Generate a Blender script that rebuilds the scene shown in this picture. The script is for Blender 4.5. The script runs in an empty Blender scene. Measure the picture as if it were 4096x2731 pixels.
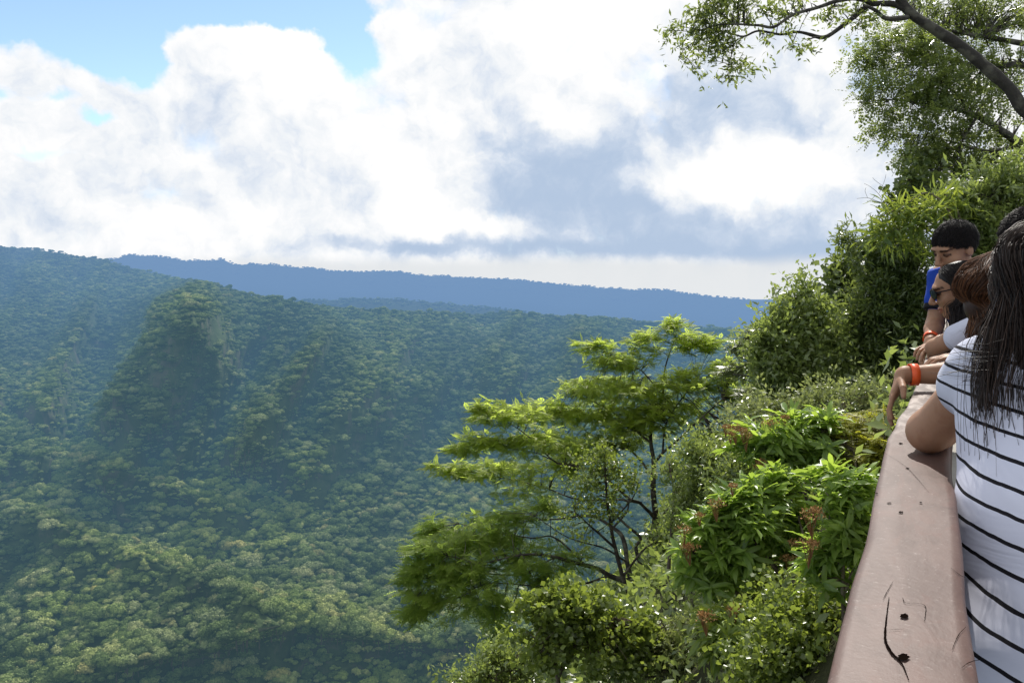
import bpy, math, random
import numpy as np
from mathutils import Vector, Matrix

rng = np.random.default_rng(11)
random.seed(11)
scene = bpy.context.scene
COL = scene.collection

# ------------------------------------------------------------------ frame of the place
F_PX = 826.0                      # lens, in pixels of a 1024 wide frame
PITCH = math.radians(4.6)
CAM = np.array([0.0, 0.0, 1.46])  # eye above the deck (deck is z = 0)
RAIL_AZ = math.radians(26.4)      # the railing runs off to the right of the view
SUN_AZ, SUN_EL = math.radians(17.0), math.radians(47.0)

FWD = np.array([0, math.cos(PITCH), -math.sin(PITCH)])
UPV = np.array([0, math.sin(PITCH), math.cos(PITCH)])
RGT = np.array([1.0, 0, 0])


def ray(px, py):
    return FWD + RGT * ((px - 512) / F_PX) + UPV * ((341 - py) / F_PX)


def at(px, py, d):
    """surveyed point: bearing (px, py) of the photograph at d metres"""
    return CAM + ray(px, py) * d


def unit(v):
    v = np.asarray(v, float)
    return v / (np.linalg.norm(v, axis=-1, keepdims=True) + 1e-9)


# ------------------------------------------------------------------ objects
def mk(name, V, F, mat, parent=None, attrs=None, smooth=False, mats=None, mat_idx=None):
    V = np.asarray(V, np.float32).reshape(-1, 3)
    F = np.asarray(F, np.int32)
    me = bpy.data.meshes.new(name)
    me.vertices.add(len(V))
    me.vertices.foreach_set('co', V.ravel())
    if len(F):
        n, k = F.shape
        me.loops.add(n * k)
        me.loops.foreach_set('vertex_index', F.ravel())
        me.polygons.add(n)
        me.polygons.foreach_set('loop_start', np.arange(0, n * k, k, dtype=np.int32))
        if smooth:
            me.polygons.foreach_set('use_smooth', np.ones(n, bool))
        if mat_idx is not None:
            me.polygons.foreach_set('material_index', np.asarray(mat_idx, np.int32))
    for an, av in (attrs or {}).items():
        av = np.asarray(av, np.float32)
        if av.ndim == 1:
            a = me.attributes.new(an, 'FLOAT', 'POINT')
            a.data.foreach_set('value', av)
        else:
            a = me.attributes.new(an, 'FLOAT_COLOR', 'POINT')
            a.data.foreach_set('color', np.c_[av, np.ones(len(av))].astype(np.float32).ravel())
    me.update(calc_edges=True)
    me.validate()
    for m in (mats or [mat]):
        if m:
            me.materials.append(m)
    o = bpy.data.objects.new(name, me)
    COL.objects.link(o)
    if parent:
        o.parent = parent
    return o


def empty(name, loc=(0, 0, 0), rz=0.0):
    o = bpy.data.objects.new(name, None)
    COL.objects.link(o)
    o.location = loc
    o.rotation_euler = (0, 0, rz)
    o.empty_display_size = 0.2
    return o


def tag(o, label=None, cat=None, group=None, kind=None):
    if label: o['label'] = label
    if cat: o['category'] = cat
    if group: o['group'] = group
    if kind: o['kind'] = kind
    return o


def local(V, root):
    """world vertices into the frame of an unscaled root that is only moved / turned about z"""
    V = np.asarray(V, float) - np.array(root.location)
    c, s = math.cos(-root.rotation_euler[2]), math.sin(-root.rotation_euler[2])
    out = V.copy()
    out[:, 0] = c * V[:, 0] - s * V[:, 1]
    out[:, 1] = s * V[:, 0] + c * V[:, 1]
    return out


class Bag:
    """collects quads"""
    def __init__(s): s.V, s.F, s.A, s.n = [], [], [], 0
    def add(s, V, F, a=0.5):
        V = np.asarray(V, float).reshape(-1, 3)
        s.V.append(V); s.F.append(np.asarray(F, int) + s.n)
        s.A.append(np.full(len(V), a) if np.isscalar(a) else np.asarray(a, float))
        s.n += len(V)
    def get(s):
        return np.concatenate(s.V), np.concatenate(s.F), np.concatenate(s.A)
    def build(s, name, mat, parent=None, smooth=False):
        V, F, A = s.get()
        if parent is not None: V = local(V, parent)
        return mk(name, V, F, mat, parent, {'tint': A}, smooth)


def tube(P, R, n=6, cap=True):
    """swept tube through points P with radii R -> quads"""
    P = np.asarray(P, float); R = np.asarray(R, float) * np.ones(len(P))
    T = np.gradient(P, axis=0); T = unit(T)
    ref = np.array([0.31, 0.17, 0.93])
    if abs(T.mean(0) @ ref) > 0.85: ref = np.array([0.93, 0.31, 0.17])
    A = unit(np.cross(T, ref)); B = np.cross(T, A)
    th = np.arange(n) * 2 * math.pi / n
    ring = (P[:, None] + (np.cos(th)[None, :, None] * A[:, None] + np.sin(th)[None, :, None] * B[:, None]) * R[:, None, None])
    V = ring.reshape(-1, 3)
    i = np.arange(len(P) - 1)[:, None] * n; j = np.arange(n)[None]; j2 = (j + 1) % n
    F = np.stack([i + j, i + j2, i + n + j2, i + n + j], -1).reshape(-1, 4)
    return V, F


def spline(P, k=6):
    """Catmull-Rom through rows of P (any number of columns)"""
    P = np.asarray(P, float)
    if len(P) < 3:
        t = np.linspace(0, 1, k + 1)[:, None]
        return P[0] * (1 - t) + P[-1] * t
    Q = np.vstack([2 * P[0] - P[1], P, 2 * P[-1] - P[-2]])
    out = []
    for i in range(1, len(Q) - 2):
        p0, p1, p2, p3 = Q[i - 1], Q[i], Q[i + 1], Q[i + 2]
        for t in np.linspace(0, 1, k, endpoint=False):
            out.append(.5 * (2 * p1 + (p2 - p0) * t + (2 * p0 - 5 * p1 + 4 * p2 - p3) * t * t + (3 * p1 - p0 - 3 * p2 + p3) * t ** 3))
    out.append(P[-1])
    return np.array(out)


# cheap value noise on arrays
_perm = np.random.default_rng(5).random((64, 64, 64))


def vnoise(P, s=1.0):
    P = np.asarray(P, float) * s
    i = np.floor(P).astype(int); f = P - i
    f = f * f * (3 - 2 * f)
    def g(a, b, c): return _perm[(i[..., 0] + a) % 64, (i[..., 1] + b) % 64, (i[..., 2] + c) % 64]
    x, y, z = f[..., 0], f[..., 1], f[..., 2]
    c00 = g(0, 0, 0) * (1 - x) + g(1, 0, 0) * x; c10 = g(0, 1, 0) * (1 - x) + g(1, 1, 0) * x
    c01 = g(0, 0, 1) * (1 - x) + g(1, 0, 1) * x; c11 = g(0, 1, 1) * (1 - x) + g(1, 1, 1) * x
    return (c00 * (1 - y) + c10 * y) * (1 - z) + (c01 * (1 - y) + c11 * y) * z


def fbm(P, s=1.0, o=4):
    t, a, n = 0, .5, 0
    for k in range(o):
        t = t + a * vnoise(np.asarray(P) + 7.3 * k, s * 2 ** k); n += a; a *= .5
    return t / n


# ------------------------------------------------------------------ node helpers
class NT:
    def __init__(s, tree): s.t = tree; s.N = tree.nodes; s.L = tree.links; s.N.clear()
    def new(s, typ, **kw):
        n = s.N.new(typ)
        for k, v in kw.items(): setattr(n, k, v)
        return n
    def put(s, sock, v):
        if isinstance(v, bpy.types.NodeSocket): s.L.new(v, sock)
        elif v is not None: sock.default_value = v
    def math(s, op, a, b=None, c=None, clamp=False):
        n = s.new('ShaderNodeMath', operation=op, use_clamp=clamp)
        for i, v in enumerate((a, b, c)):
            if v is not None: s.put(n.inputs[i], v)
        return n.outputs[0]
    def vmath(s, op, a, b=None):
        n = s.new('ShaderNodeVectorMath', operation=op)
        s.put(n.inputs[0], a)
        if b is not None: s.put(n.inputs[1], b)
        return n.outputs['Value'] if op in ('DOT_PRODUCT', 'LENGTH', 'DISTANCE') else n.outputs[0]
    def mix(s, f, a, b, blend='MIX'):
        n = s.new('ShaderNodeMix', data_type='RGBA', blend_type=blend)
        s.put(n.inputs[0], f); s.put(n.inputs[6], a); s.put(n.inputs[7], b)
        return n.outputs[2]
    def noise(s, vec, scale, detail=4, rough=.55, dist=0.0, out=0):
        n = s.new('ShaderNodeTexNoise')
        if vec is not None: s.put(n.inputs['Vector'], vec)
        n.inputs['Scale'].default_value = scale; n.inputs['Detail'].default_value = detail
        n.inputs['Roughness'].default_value = rough; n.inputs['Distortion'].default_value = dist
        return n.outputs[out]
    def ramp(s, f, stops, interp='LINEAR'):
        n = s.new('ShaderNodeValToRGB'); r = n.color_ramp; r.interpolation = interp
        while len(r.elements) < len(stops): r.elements.new(.5)
        for e, (p, c) in zip(r.elements, stops):
            e.position = p; e.color = (*c, 1) if len(c) == 3 else c
        s.put(n.inputs[0], f)
        return n.outputs[0]
    def smooth(s, v, a, b):
        n = s.new('ShaderNodeMapRange', interpolation_type='SMOOTHSTEP')
        s.put(n.inputs[0], v); n.inputs[1].default_value = a; n.inputs[2].default_value = b
        return n.outputs[0]
    def attr(s, name, out='Fac'):
        n = s.new('ShaderNodeAttribute', attribute_name=name)
        return n.outputs[out]


def new_mat(name):
    m = bpy.data.materials.new(name)
    m.use_nodes = True
    t = NT(m.node_tree)
    out = t.new('ShaderNodeOutputMaterial')
    return m, t, out


def principled(t, base, rough=.5, spec=.5, normal=None, **kw):
    p = t.new('ShaderNodeBsdfPrincipled')
    t.put(p.inputs['Base Color'], base if isinstance(base, bpy.types.NodeSocket) else (*base, 1))
    t.put(p.inputs['Roughness'], rough)
    p.inputs['Specular IOR Level'].default_value = spec
    if normal is not None: t.put(p.inputs['Normal'], normal)
    for k, v in kw.items(): t.put(p.inputs[k], v)
    return p


def bump(t, h, strength=.3, dist=.01):
    b = t.new('ShaderNodeBump'); b.inputs['Strength'].default_value = strength
    b.inputs['Distance'].default_value = dist
    t.put(b.inputs['Height'], h)
    return b.outputs[0]


def painted_haze(t, shader_out):
    """haze painted into the surface: blue emission grows with distance from the lookout, in world space"""
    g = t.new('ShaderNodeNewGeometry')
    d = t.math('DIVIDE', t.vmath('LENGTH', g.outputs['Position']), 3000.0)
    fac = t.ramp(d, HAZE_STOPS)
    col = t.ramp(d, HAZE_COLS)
    e = t.new('ShaderNodeEmission'); t.put(e.inputs[0], col); e.inputs[1].default_value = 1.0  # surface glow standing in for hazy air
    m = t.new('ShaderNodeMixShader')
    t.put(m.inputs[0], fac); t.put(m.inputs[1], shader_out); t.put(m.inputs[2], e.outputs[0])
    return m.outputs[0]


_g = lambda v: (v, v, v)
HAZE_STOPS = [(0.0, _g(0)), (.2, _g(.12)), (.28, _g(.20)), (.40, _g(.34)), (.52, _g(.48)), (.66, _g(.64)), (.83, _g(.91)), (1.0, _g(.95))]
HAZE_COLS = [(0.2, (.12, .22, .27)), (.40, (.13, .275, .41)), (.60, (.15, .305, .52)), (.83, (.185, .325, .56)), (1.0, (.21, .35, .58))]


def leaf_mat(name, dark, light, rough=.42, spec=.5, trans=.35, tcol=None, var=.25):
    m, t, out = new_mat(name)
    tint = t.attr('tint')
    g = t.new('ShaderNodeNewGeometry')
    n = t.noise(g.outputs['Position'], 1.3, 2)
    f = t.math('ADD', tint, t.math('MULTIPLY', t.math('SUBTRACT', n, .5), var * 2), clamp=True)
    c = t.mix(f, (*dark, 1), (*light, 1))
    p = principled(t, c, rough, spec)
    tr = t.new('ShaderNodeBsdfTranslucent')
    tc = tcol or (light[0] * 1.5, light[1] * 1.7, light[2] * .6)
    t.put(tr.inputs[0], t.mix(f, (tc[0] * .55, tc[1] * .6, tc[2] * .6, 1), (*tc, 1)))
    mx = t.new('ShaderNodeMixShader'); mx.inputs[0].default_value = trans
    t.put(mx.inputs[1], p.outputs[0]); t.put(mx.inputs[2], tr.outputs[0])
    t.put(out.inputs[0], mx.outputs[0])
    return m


def bark_mat(name, a, b, scale=14, rough=.85):
    m, t, out = new_mat(name)
    g = t.new('ShaderNodeNewGeometry')
    n1 = t.noise(g.outputs['Position'], scale, 6, .65)
    n2 = t.noise(g.outputs['Position'], scale * .28, 3, .5)
    c = t.mix(t.smooth(n2, .48, .62), t.mix(n1, (*a, 1), (*b, 1)), (b[0] * 1.7, b[1] * 1.75, b[2] * 1.6, 1))
    p = principled(t, c, rough, .25, bump(t, n1, .7, .02))
    t.put(out.inputs[0], p.outputs[0])
    return m


# ------------------------------------------------------------------ render, camera
scene.render.engine = 'CYCLES'
scene.view_settings.view_transform = 'Standard'
scene.view_settings.look = 'None'
scene.view_settings.exposure = 0
scene.view_settings.gamma = 1
scene.render.resolution_x, scene.render.resolution_y = 1024, 682
cy = scene.cycles
cy.use_denoising = True
cy.max_bounces = 6
cy.diffuse_bounces = 4
cy.glossy_bounces = 2
cy.transmission_bounces = 4
cy.transparent_max_bounces = 8
cy.use_adaptive_sampling = True
cy.adaptive_threshold = .012
cy.caustics_reflective = False
cy.caustics_refractive = False

cd = bpy.data.cameras.new('camera')
cam = bpy.data.objects.new('camera', cd)
COL.objects.link(cam)
cam.location = CAM
cam.rotation_euler = (math.pi / 2 - PITCH, 0, 0)
cd.sensor_width = 36
cd.lens = F_PX / 1024 * 36
cd.clip_start = .05
cd.clip_end = 20000
scene.camera = cam

# ------------------------------------------------------------------ sun and sky
sl = bpy.data.lights.new('sun', 'SUN')
sl.energy = 5.0
sl.angle = math.radians(.53)
sl.color = (1, .955, .88)
so = bpy.data.objects.new('sun', sl)
COL.objects.link(so)
sd = Vector((math.sin(SUN_AZ) * math.cos(SUN_EL), math.cos(SUN_AZ) * math.cos(SUN_EL), math.sin(SUN_EL)))
so.rotation_euler = sd.to_track_quat('Z', 'Y').to_euler()
so.location = (0, 0, 60)

world = bpy.data.worlds.new('World')
scene.world = world
world.use_nodes = True
w = NT(world.node_tree)
wout = w.new('ShaderNodeOutputWorld')
sky = w.new('ShaderNodeTexSky', sky_type='NISHITA')
sky.sun_disc = False
sky.sun_elevation = SUN_EL
sky.sun_rotation = SUN_AZ
sky.altitude = 1800
sky.air_density = 1.0
sky.dust_density = .4
sky.ozone_density = 1.6
tc = w.new('ShaderNodeTexCoord')
sep = w.new('ShaderNodeSeparateXYZ')
w.put(sep.inputs[0], tc.outputs['Generated'])
az = w.math('ARCTAN2', sep.outputs[0], sep.outputs[1])
el = w.math('ARCSINE', sep.outputs[2])
ae = w.new('ShaderNodeCombineXYZ')
w.put(ae.inputs[0], az); w.put(ae.inputs[1], el)
AE = ae.outputs[0]


def azel(px, py):
    r = ray(px, py); r = r / np.linalg.norm(r)
    return math.atan2(r[0], r[1]), math.asin(r[2])


def blobs(vec, L, start=0.0):
    """sum of soft elliptical cloud masses, laid out by bearing and height"""
    acc = start
    for (px, py, sx, sy, wt) in L:
        a, e = azel(px, py)
        v = w.vmath('SUBTRACT', vec, (a, e, 0))
        v = w.vmath('MULTIPLY', v, (F_PX / sx, F_PX / sy, 0))
        q = w.vmath('DOT_PRODUCT', v, v)
        g = w.math('EXPONENT', w.math('MULTIPLY', q, -1.0))
        acc = w.math('MULTIPLY_ADD', g, wt, acc)
    return acc


# billow noise, warped so that the edges curl
warp = w.noise(AE, 9.0, 5, .6, out=1)
wv = w.vmath('MULTIPLY', w.vmath('SUBTRACT', warp, (.5, .5, .5)), (.085, .07, 0))
AEw = w.vmath('ADD', AE, wv)
warp2 = w.noise(AE, 34.0, 4, .6, out=1)
wv2 = w.vmath('MULTIPLY', w.vmath('SUBTRACT', warp2, (.5, .5, .5)), (.022, .018, 0))
AEw2 = w.vmath('ADD', AEw, wv2)
big = w.noise(AEw, 7.0, 7, .56)
SUNSHIFT = (.010, .022, 0)
AEs = w.vmath('ADD', AEw, SUNSHIFT)
big2 = w.noise(AEs, 7.0, 7, .56)

BLUE = [  # open sky
    (60, 10, 92, 40, -1.5), (125, 50, 30, 26, -1.2), (345, 42, 24, 22, -1.35), (290, 2, 90, 15, -1.2), (330, 20, 50, 22, -.6),
    (215, 6, 60, 12, -.9),
    (88, 118, 15, 7, -.60), (45, 150, 28, 6, -.5), (55, 98, 16, 8, -.5), (5, 88, 14, 12, -.5),
    (165, 45, 30, 8, .42), (245, 10, 20, 7, .48), (110, 22, 34, 6, .34), (30, 40, 30, 12, .35), (300, 14, 22, 7, .40),
    (278, 40, 34, 26, .8), (200, 55, 42, 28, .5), (390, 22, 24, 12, .55), (10, 60, 40, 30, .45),
]
cover = blobs(AEw2, BLUE, .62)
cover = w.math('ADD', cover, w.math('MULTIPLY', w.math('SUBTRACT', big, .5), 1.5))
# away from the valley (overhead and behind the lookout) unseen cloud is thinned to set the fill light
front = w.math('MULTIPLY', w.math('SUBTRACT', 1.0, w.smooth(w.math('ABSOLUTE', az), .85, 1.35)), w.math('SUBTRACT', 1.0, w.smooth(el, .42, .75)))
cover = w.math('SUBTRACT', cover, w.math('MULTIPLY', w.math('SUBTRACT', 1.0, front), .24))
cmask = w.smooth(cover, .06, .50)

SHADE = [  # grey-blue undersides and gaps in the cloud
    (560, 168, 78, 42, .85), (520, 205, 70, 22, .35), (690, 120, 46, 74, .62), (640, 215, 120, 34, .5), (770, 228, 110, 26, .6),
    (480, 246, 130, 9, .80), (690, 250, 150, 12, .72), (830, 250, 80, 12, .5), (410, 244, 60, 7, .4),
    (620, 152, 30, 26, .4), (345, 178, 34, 22, .42), (235, 190, 60, 20, .16), (315, 130, 40, 16, .2), (470, 28, 26, 30, .25),
    (800, 60, 80, 50, .42), (880, 150, 70, 60, .3), (130, 160, 60, 30, .10), (520, 70, 50, 30, .18),
    (712, 168, 40, 26, -1.1), (790, 178, 60, 24, -.9), (700, 186, 70, 14, -.55), (470, 222, 60, 10, -.75), (415, 195, 50, 34, -.35),
    (330, 60, 70, 50, -.4), (600, 20, 110, 44, -.65), (560, 120, 26, 16, -.35), (660, 70, 14, 8, -.5), (545, 122, 14, 8, -.4), (690, 100, 20, 10, -.3),
    (850, 20, 60, 30, -.35), (820, 65, 16, 14, -.5),
]
shade = blobs(AEw2, SHADE, .15)
rel = w.math('MULTIPLY', w.math('SUBTRACT', big2, big), 3.0)      # billows: bright towards the sun, grey away
fine = w.math('MULTIPLY', w.math('SUBTRACT', w.noise(AEw2, 22.0, 6, .62), .5), 1.05)
lit = w.math('SUBTRACT', shade, fine)
lit = w.math('ADD', lit, rel)
s1 = w.smooth(lit, -.42, 1.3)
ccol = w.ramp(s1, [(0, (1.06, 1.06, 1.06)), (.18, (.985, .99, 1.0)), (.34, (.89, .92, .955)), (.52, (.755, .815, .905)), (.76, (.58, .675, .82)), (1.0, (.46, .575, .75))])

# clear sky (Nishita), clouds over it, pale haze on the horizon
bg = w.new('ShaderNodeVectorMath', operation='SCALE')
w.put(bg.inputs[0], sky.outputs[0]); bg.inputs['Scale'].default_value = .1
blue = w.mix(1.0, bg.outputs[0], (2.0, 1.95, 1.9, 1), 'MULTIPLY')
col = w.mix(cmask, blue, ccol)
hz = w.math('ADD', el, w.math('MULTIPLY', w.math('SUBTRACT', w.noise(AE, 6.0, 3), .5), .02))
hor = w.math('SUBTRACT', 1.0, w.smooth(hz, azel(512, 268)[1], azel(512, 252)[1]))
col = w.mix(w.math('MULTIPLY', hor, .9), col, (.775, .80, .82, 1))
# overhead and behind the camera: unseen cover, shaped for the ambient light
bgn = w.new('ShaderNodeBackground')
w.put(bgn.inputs[0], col); bgn.inputs[1].default_value = 1.0
w.put(wout.inputs[0], bgn.outputs[0])
world.cycles.sampling_method = 'MANUAL'
world.cycles.sample_map_resolution = 512

# ------------------------------------------------------------------ crater walls (surveyed relief: bearing -> distance)
def tps(ctrl):
    C = np.array(ctrl, float)
    X = C[:, :2] / 400.0; y = C[:, 2]
    n = len(X)
    d = np.linalg.norm(X[:, None] - X[None], axis=-1)
    K = np.where(d > 0, d * d * np.log(d + 1e-12), 0) + np.eye(n) * 2e-3
    Pm = np.c_[np.ones(n), X]
    A = np.block([[K, Pm], [Pm.T, np.zeros((3, 3))]])
    s = np.linalg.solve(A, np.r_[y, 0, 0, 0])
    def ev(px, py):
        Q = np.stack([px, py], -1) / 400.0
        d = np.linalg.norm(Q[..., None, :] - X, axis=-1)
        k = np.where(d > 0, d * d * np.log(d + 1e-12), 0)
        return k @ s[:n] + s[n] + Q[..., 0] * s[n + 1] + Q[..., 1] * s[n + 2]
    return ev


def polydist(px, py, L):
    """distance to a polyline and side (+ = right of it when walking along it)"""
    L = np.array(L, float)
    best = np.full(px.shape, 1e9); side = np.zeros(px.shape); tt = np.zeros(px.shape)
    n = len(L) - 1
    for i in range(n):
        a, b = L[i], L[i + 1]
        ab = b - a
        u = ((px - a[0]) * ab[0] + (py - a[1]) * ab[1]) / (ab @ ab)
        t = np.clip(u, 0, 1)
        dx = px - (a[0] + ab[0] * t); dy = py - (a[1] + ab[1] * t)
        d = np.hypot(dx, dy)
        m = d < best
        best = np.where(m, d, best)
        side = np.where(m, -(ab[0] * dy - ab[1] * dx), side)
        tt = np.where(m, (i + t) / n, tt)
    return best, np.sign(side), tt


CTRL = [  # px, py, metres
    (-160, 760, 640), (0, 760, 650), (250, 760, 650), (500, 760, 640), (800, 760, 610), (1150, 760, 600),
    (-160, 682, 720), (0, 682, 735), (120, 682, 735), (250, 682, 730), (400, 682, 715), (560, 682, 705), (800, 682, 690), (1150, 682, 690),
    (-160, 600, 860), (0, 600, 865), (150, 600, 860), (300, 600, 850), (450, 600, 840), (650, 600, 830), (900, 600, 820),
    (0, 540, 985), (150, 540, 980), (300, 540, 970), (450, 540, 965), (650, 540, 955), (900, 540, 950),
    (0, 480, 1110), (120, 480, 1105), (250, 480, 1085), (400, 480, 1100), (600, 480, 1100), (900, 480, 1090),
    (-160, 430, 1230), (0, 430, 1225), (70, 430, 1230), (130, 432, 1190), (230, 432, 1180), (320, 430, 1170), (450, 430, 1215), (600, 430, 1225), (900, 430, 1220),
    (0, 380, 1390), (60, 380, 1430), (160, 380, 1235), (230, 380, 1265), (320, 380, 1240), (450, 380, 1320), (600, 380, 1330), (900, 380, 1330),
    (0, 330, 1640), (90, 330, 1620), (170, 330, 1290), (240, 330, 1350), (330, 330, 1370), (450, 335, 1450), (600, 340, 1470), (800, 345, 1500),
    (-160, 300, 1800), (0, 290, 1830), (90, 290, 1800), (190, 305, 1340), (260, 305, 1420), (380, 311, 1540), (500, 313, 1600), (600, 318, 1620), (750, 331, 1660), (1000, 340, 1700),
    (0, 245, 2060), (100, 262, 2000), (170, 280, 1880),
]
rbase = tps(CTRL)

CREST = [  # polyline, metres towards the lookout, fall-off left, fall-off right
    ([(216, 281), (185, 292), (158, 304), (150, 321), (146, 348), (126, 371), (111, 400), (85, 435)], 230, 3.2, 80),
    ([(340, 318), (321, 342), (292, 377), (272, 406), (251, 435), (234, 473)], 170, 14, 70),
    ([(470, 322), (455, 345), (430, 372), (420, 405)], 60, 14, 45),
    ([(600, 322), (560, 350), (520, 372), (500, 400)], 80, 22, 60),
    ([(95, 300), (60, 340), (45, 385), (20, 420)], 110, 20, 40),
    ([(30, 265), (20, 300), (-20, 340)], 80, 20, 40),
    ([(146, 452), (118, 466), (92, 486)], 70, 14, 40),
    ([(0, 512), (50, 519), (90, 541), (150, 560), (230, 588), (300, 640)], 85, 34, 6),
    ([(60, 690), (130, 664), (230, 640), (290, 622), (340, 634), (410, 642), (480, 636), (560, 640)], 66, 10, 60),
    ([(0, 452), (60, 458), (120, 470), (180, 492), (250, 520)], 60, 24, 7),
]


def crater_r(px, py):
    r = rbase(px, py)
    for L, amp, wl, wr in CREST:
        d, s, t = polydist(px, py, L)
        w_ = np.where(s > 0, wr, wl)
        edge = np.clip(np.minimum(t, 1 - t) * 6, 0.0, 1) ** .7
        r = r - amp * np.exp(-(d / w_) ** 1.3) * edge
    P = np.stack([px, py * 1.6, px * 0], -1)
    hi = np.clip((560 - py) / 200, .25, 1)
    # gullies running down the wall
    G = np.stack([px + .45 * (py - 300), py * .35, px * 0 + 3], -1)
    r = r - (300 * hi) * (np.abs(fbm(G, 1 / 70., 3) - .5) * -2 + .22)
    r = r - 22 * (fbm(P, 1 / 18., 3) - .5) * (r / 1100)
    return r


TOPL = np.array([(-160, 205), (-80, 224), (0, 244), (40, 248), (102, 257.5), (137, 268), (175, 276), (204, 281), (216, 282), (242, 292), (277, 297), (306, 302),
                 (379, 308), (423, 310), (475, 312), (512, 310), (570, 314), (608, 315), (665, 321.5), (750, 328), (900, 340), (1200, 360)], float)


def top_y(px): return np.interp(px, TOPL[:, 0], TOPL[:, 1]) + 2.0


NX, NY = 560, 300
gx = np.linspace(-160, 1200, NX)
tv = np.linspace(0, 1, NY)
GX = np.repeat(gx[:, None], NY, 1)
GY = top_y(GX) * (1 - tv[None]) + 760 * tv[None]
GR = crater_r(GX, GY)


def ground_pt(px, py, r):
    d = FWD[None] + RGT[None] * ((px.ravel()[:, None] - 512) / F_PX) + UPV[None] * ((341 - py.ravel()[:, None]) / F_PX)
    h = np.hypot(d[:, 0], d[:, 1])[:, None]
    return (CAM + d / h * r.ravel()[:, None]).reshape(px.shape + (3,))


GP = ground_pt(GX, GY, GR)
back = GP[:, :1].copy()                       # the far side of the rim falls away
dirb = back[:, 0, :2] / np.linalg.norm(back[:, 0, :2], axis=1)[:, None]
sk1, sk2 = back.copy(), back.copy()
sk1[:, 0, :2] += dirb * 120; sk1[:, 0, 2] -= 14
sk2[:, 0, :2] += dirb * 420; sk2[:, 0, 2] -= 190
foot = GP[:, -1:].copy()                      # crater floor running in under the lookout
foot[:, 0, :2] *= .45; foot[:, 0, 2] -= 15
WALL = np.concatenate([sk2, sk1, GP, foot], 1)


def grid_faces(nx, ny):
    i = np.arange(nx - 1)[:, None] * ny + np.arange(ny - 1)[None]
    return np.stack([i, i + ny, i + ny + 1, i + 1], -1).reshape(-1, 4)


m_terrain, t, out = new_mat('wooded_slope_soil')
geo = t.new('ShaderNodeNewGeometry')
sepn = t.new('ShaderNodeSeparateXYZ'); t.put(sepn.inputs[0], geo.outputs['Normal'])
n1 = t.noise(geo.outputs['Position'], .05, 6, .65)
n2 = t.noise(t.vmath('MULTIPLY', geo.outputs['Position'], (1, 1, .35)), .03, 5, .7)
c = t.mix(n1, (.028, .045, .018, 1), (.085, .115, .042, 1))
steep = t.math('MULTIPLY', t.math('SUBTRACT', 1.0, t.smooth(sepn.outputs[2], .30, .55)), t.smooth(n2, .48, .60))
c = t.mix(t.math('MULTIPLY', steep, .75), c, (.12, .105, .075, 1))
p = principled(t, c, .95, .1, bump(t, n1, .8, 4.0))
t.put(out.inputs[0], painted_haze(t, p.outputs[0]))
wall = mk('crater_wall_terrain', WALL.reshape(-1, 3), grid_faces(NX, NY + 3), m_terrain, smooth=True)
tag(wall, kind='structure')

# second bench of forest between the rim and the far ridge
m_ridge, t, out = new_mat('far_ridge_forest')
geo = t.new('ShaderNodeNewGeometry')
n1 = t.noise(geo.outputs['Position'], .06, 5, .7)
p = principled(t, t.mix(n1, (.012, .022, .010, 1), (.05, .07, .03, 1)), .95, .1)
t.put(out.inputs[0], painted_haze(t, p.outputs[0]))


def ridge(name, top, r0, r1, drop, hgt, nx=420):
    top = np.array(top, float)
    xs = np.linspace(top[0, 0], top[-1, 0], nx)
    ys = np.interp(xs, top[:, 0], top[:, 1])
    ys = ys - (fbm(np.stack([xs, xs * 0, xs * 0], -1), 1 / 14., 3) - .5) * hgt
    rows = []
    for k, u in enumerate(np.linspace(0, 1, 24)):
        yy = ys + drop * u
        rr = r0 + (r1 - r0) * u - 50 * fbm(np.stack([xs, yy * 1.4, xs * 0 + 9], -1), 1 / 45., 3)
        rows.append(ground_pt(xs, yy, rr))
    Pm = np.stack(rows, 1)
    d = Pm[:, 0, :2] / np.linalg.norm(Pm[:, 0, :2], axis=1)[:, None]
    b = Pm[:, :1].copy(); b[:, 0, :2] += d * 300; b[:, 0, 2] -= 160
    Pm = np.concatenate([b, Pm], 1)
    o = mk(name, Pm.reshape(-1, 3), grid_faces(nx, 25), m_ridge, smooth=True)
    tag(o, kind='structure')
    return Pm


FAR = [(-260, 262), (-100, 260), (60, 262), (116, 258), (130, 254.5), (153, 255), (185, 260.5), (205, 261), (221, 259.5), (236, 264), (272, 263.5), (302, 267), (361, 272), (383, 271), (425, 275),
       (500, 279), (516, 279), (570, 284.5), (623, 289), (665, 290), (708, 295.5), (793, 302.5), (860, 308), (1000, 318), (1300, 330)]
PF = ridge('far_ridge_hills', FAR, 2650, 2350, 46, 3.0)
MID = [(230, 300), (290, 299.5), (330, 299), (378, 298.5), (420, 301), (453, 304), (505, 309), (560, 316), (640, 322)]
PM = ridge('middle_ridge_hills', MID, 2060, 1900, 26, 2.0, 220)
# plain beyond, out to the horizon
m_plain, t, out = new_mat('plain_ground')
p = principled(t, (.05, .06, .04), .95, .1)
t.put(out.inputs[0], painted_haze(t, p.outputs[0]))
s_ = 16000
o = mk('ground', [(-s_, -s_, -470), (s_, -s_, -470), (s_, s_, -470), (-s_, s_, -470)], [(0, 1, 2, 3)], m_plain)
tag(o, kind='structure')

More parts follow.
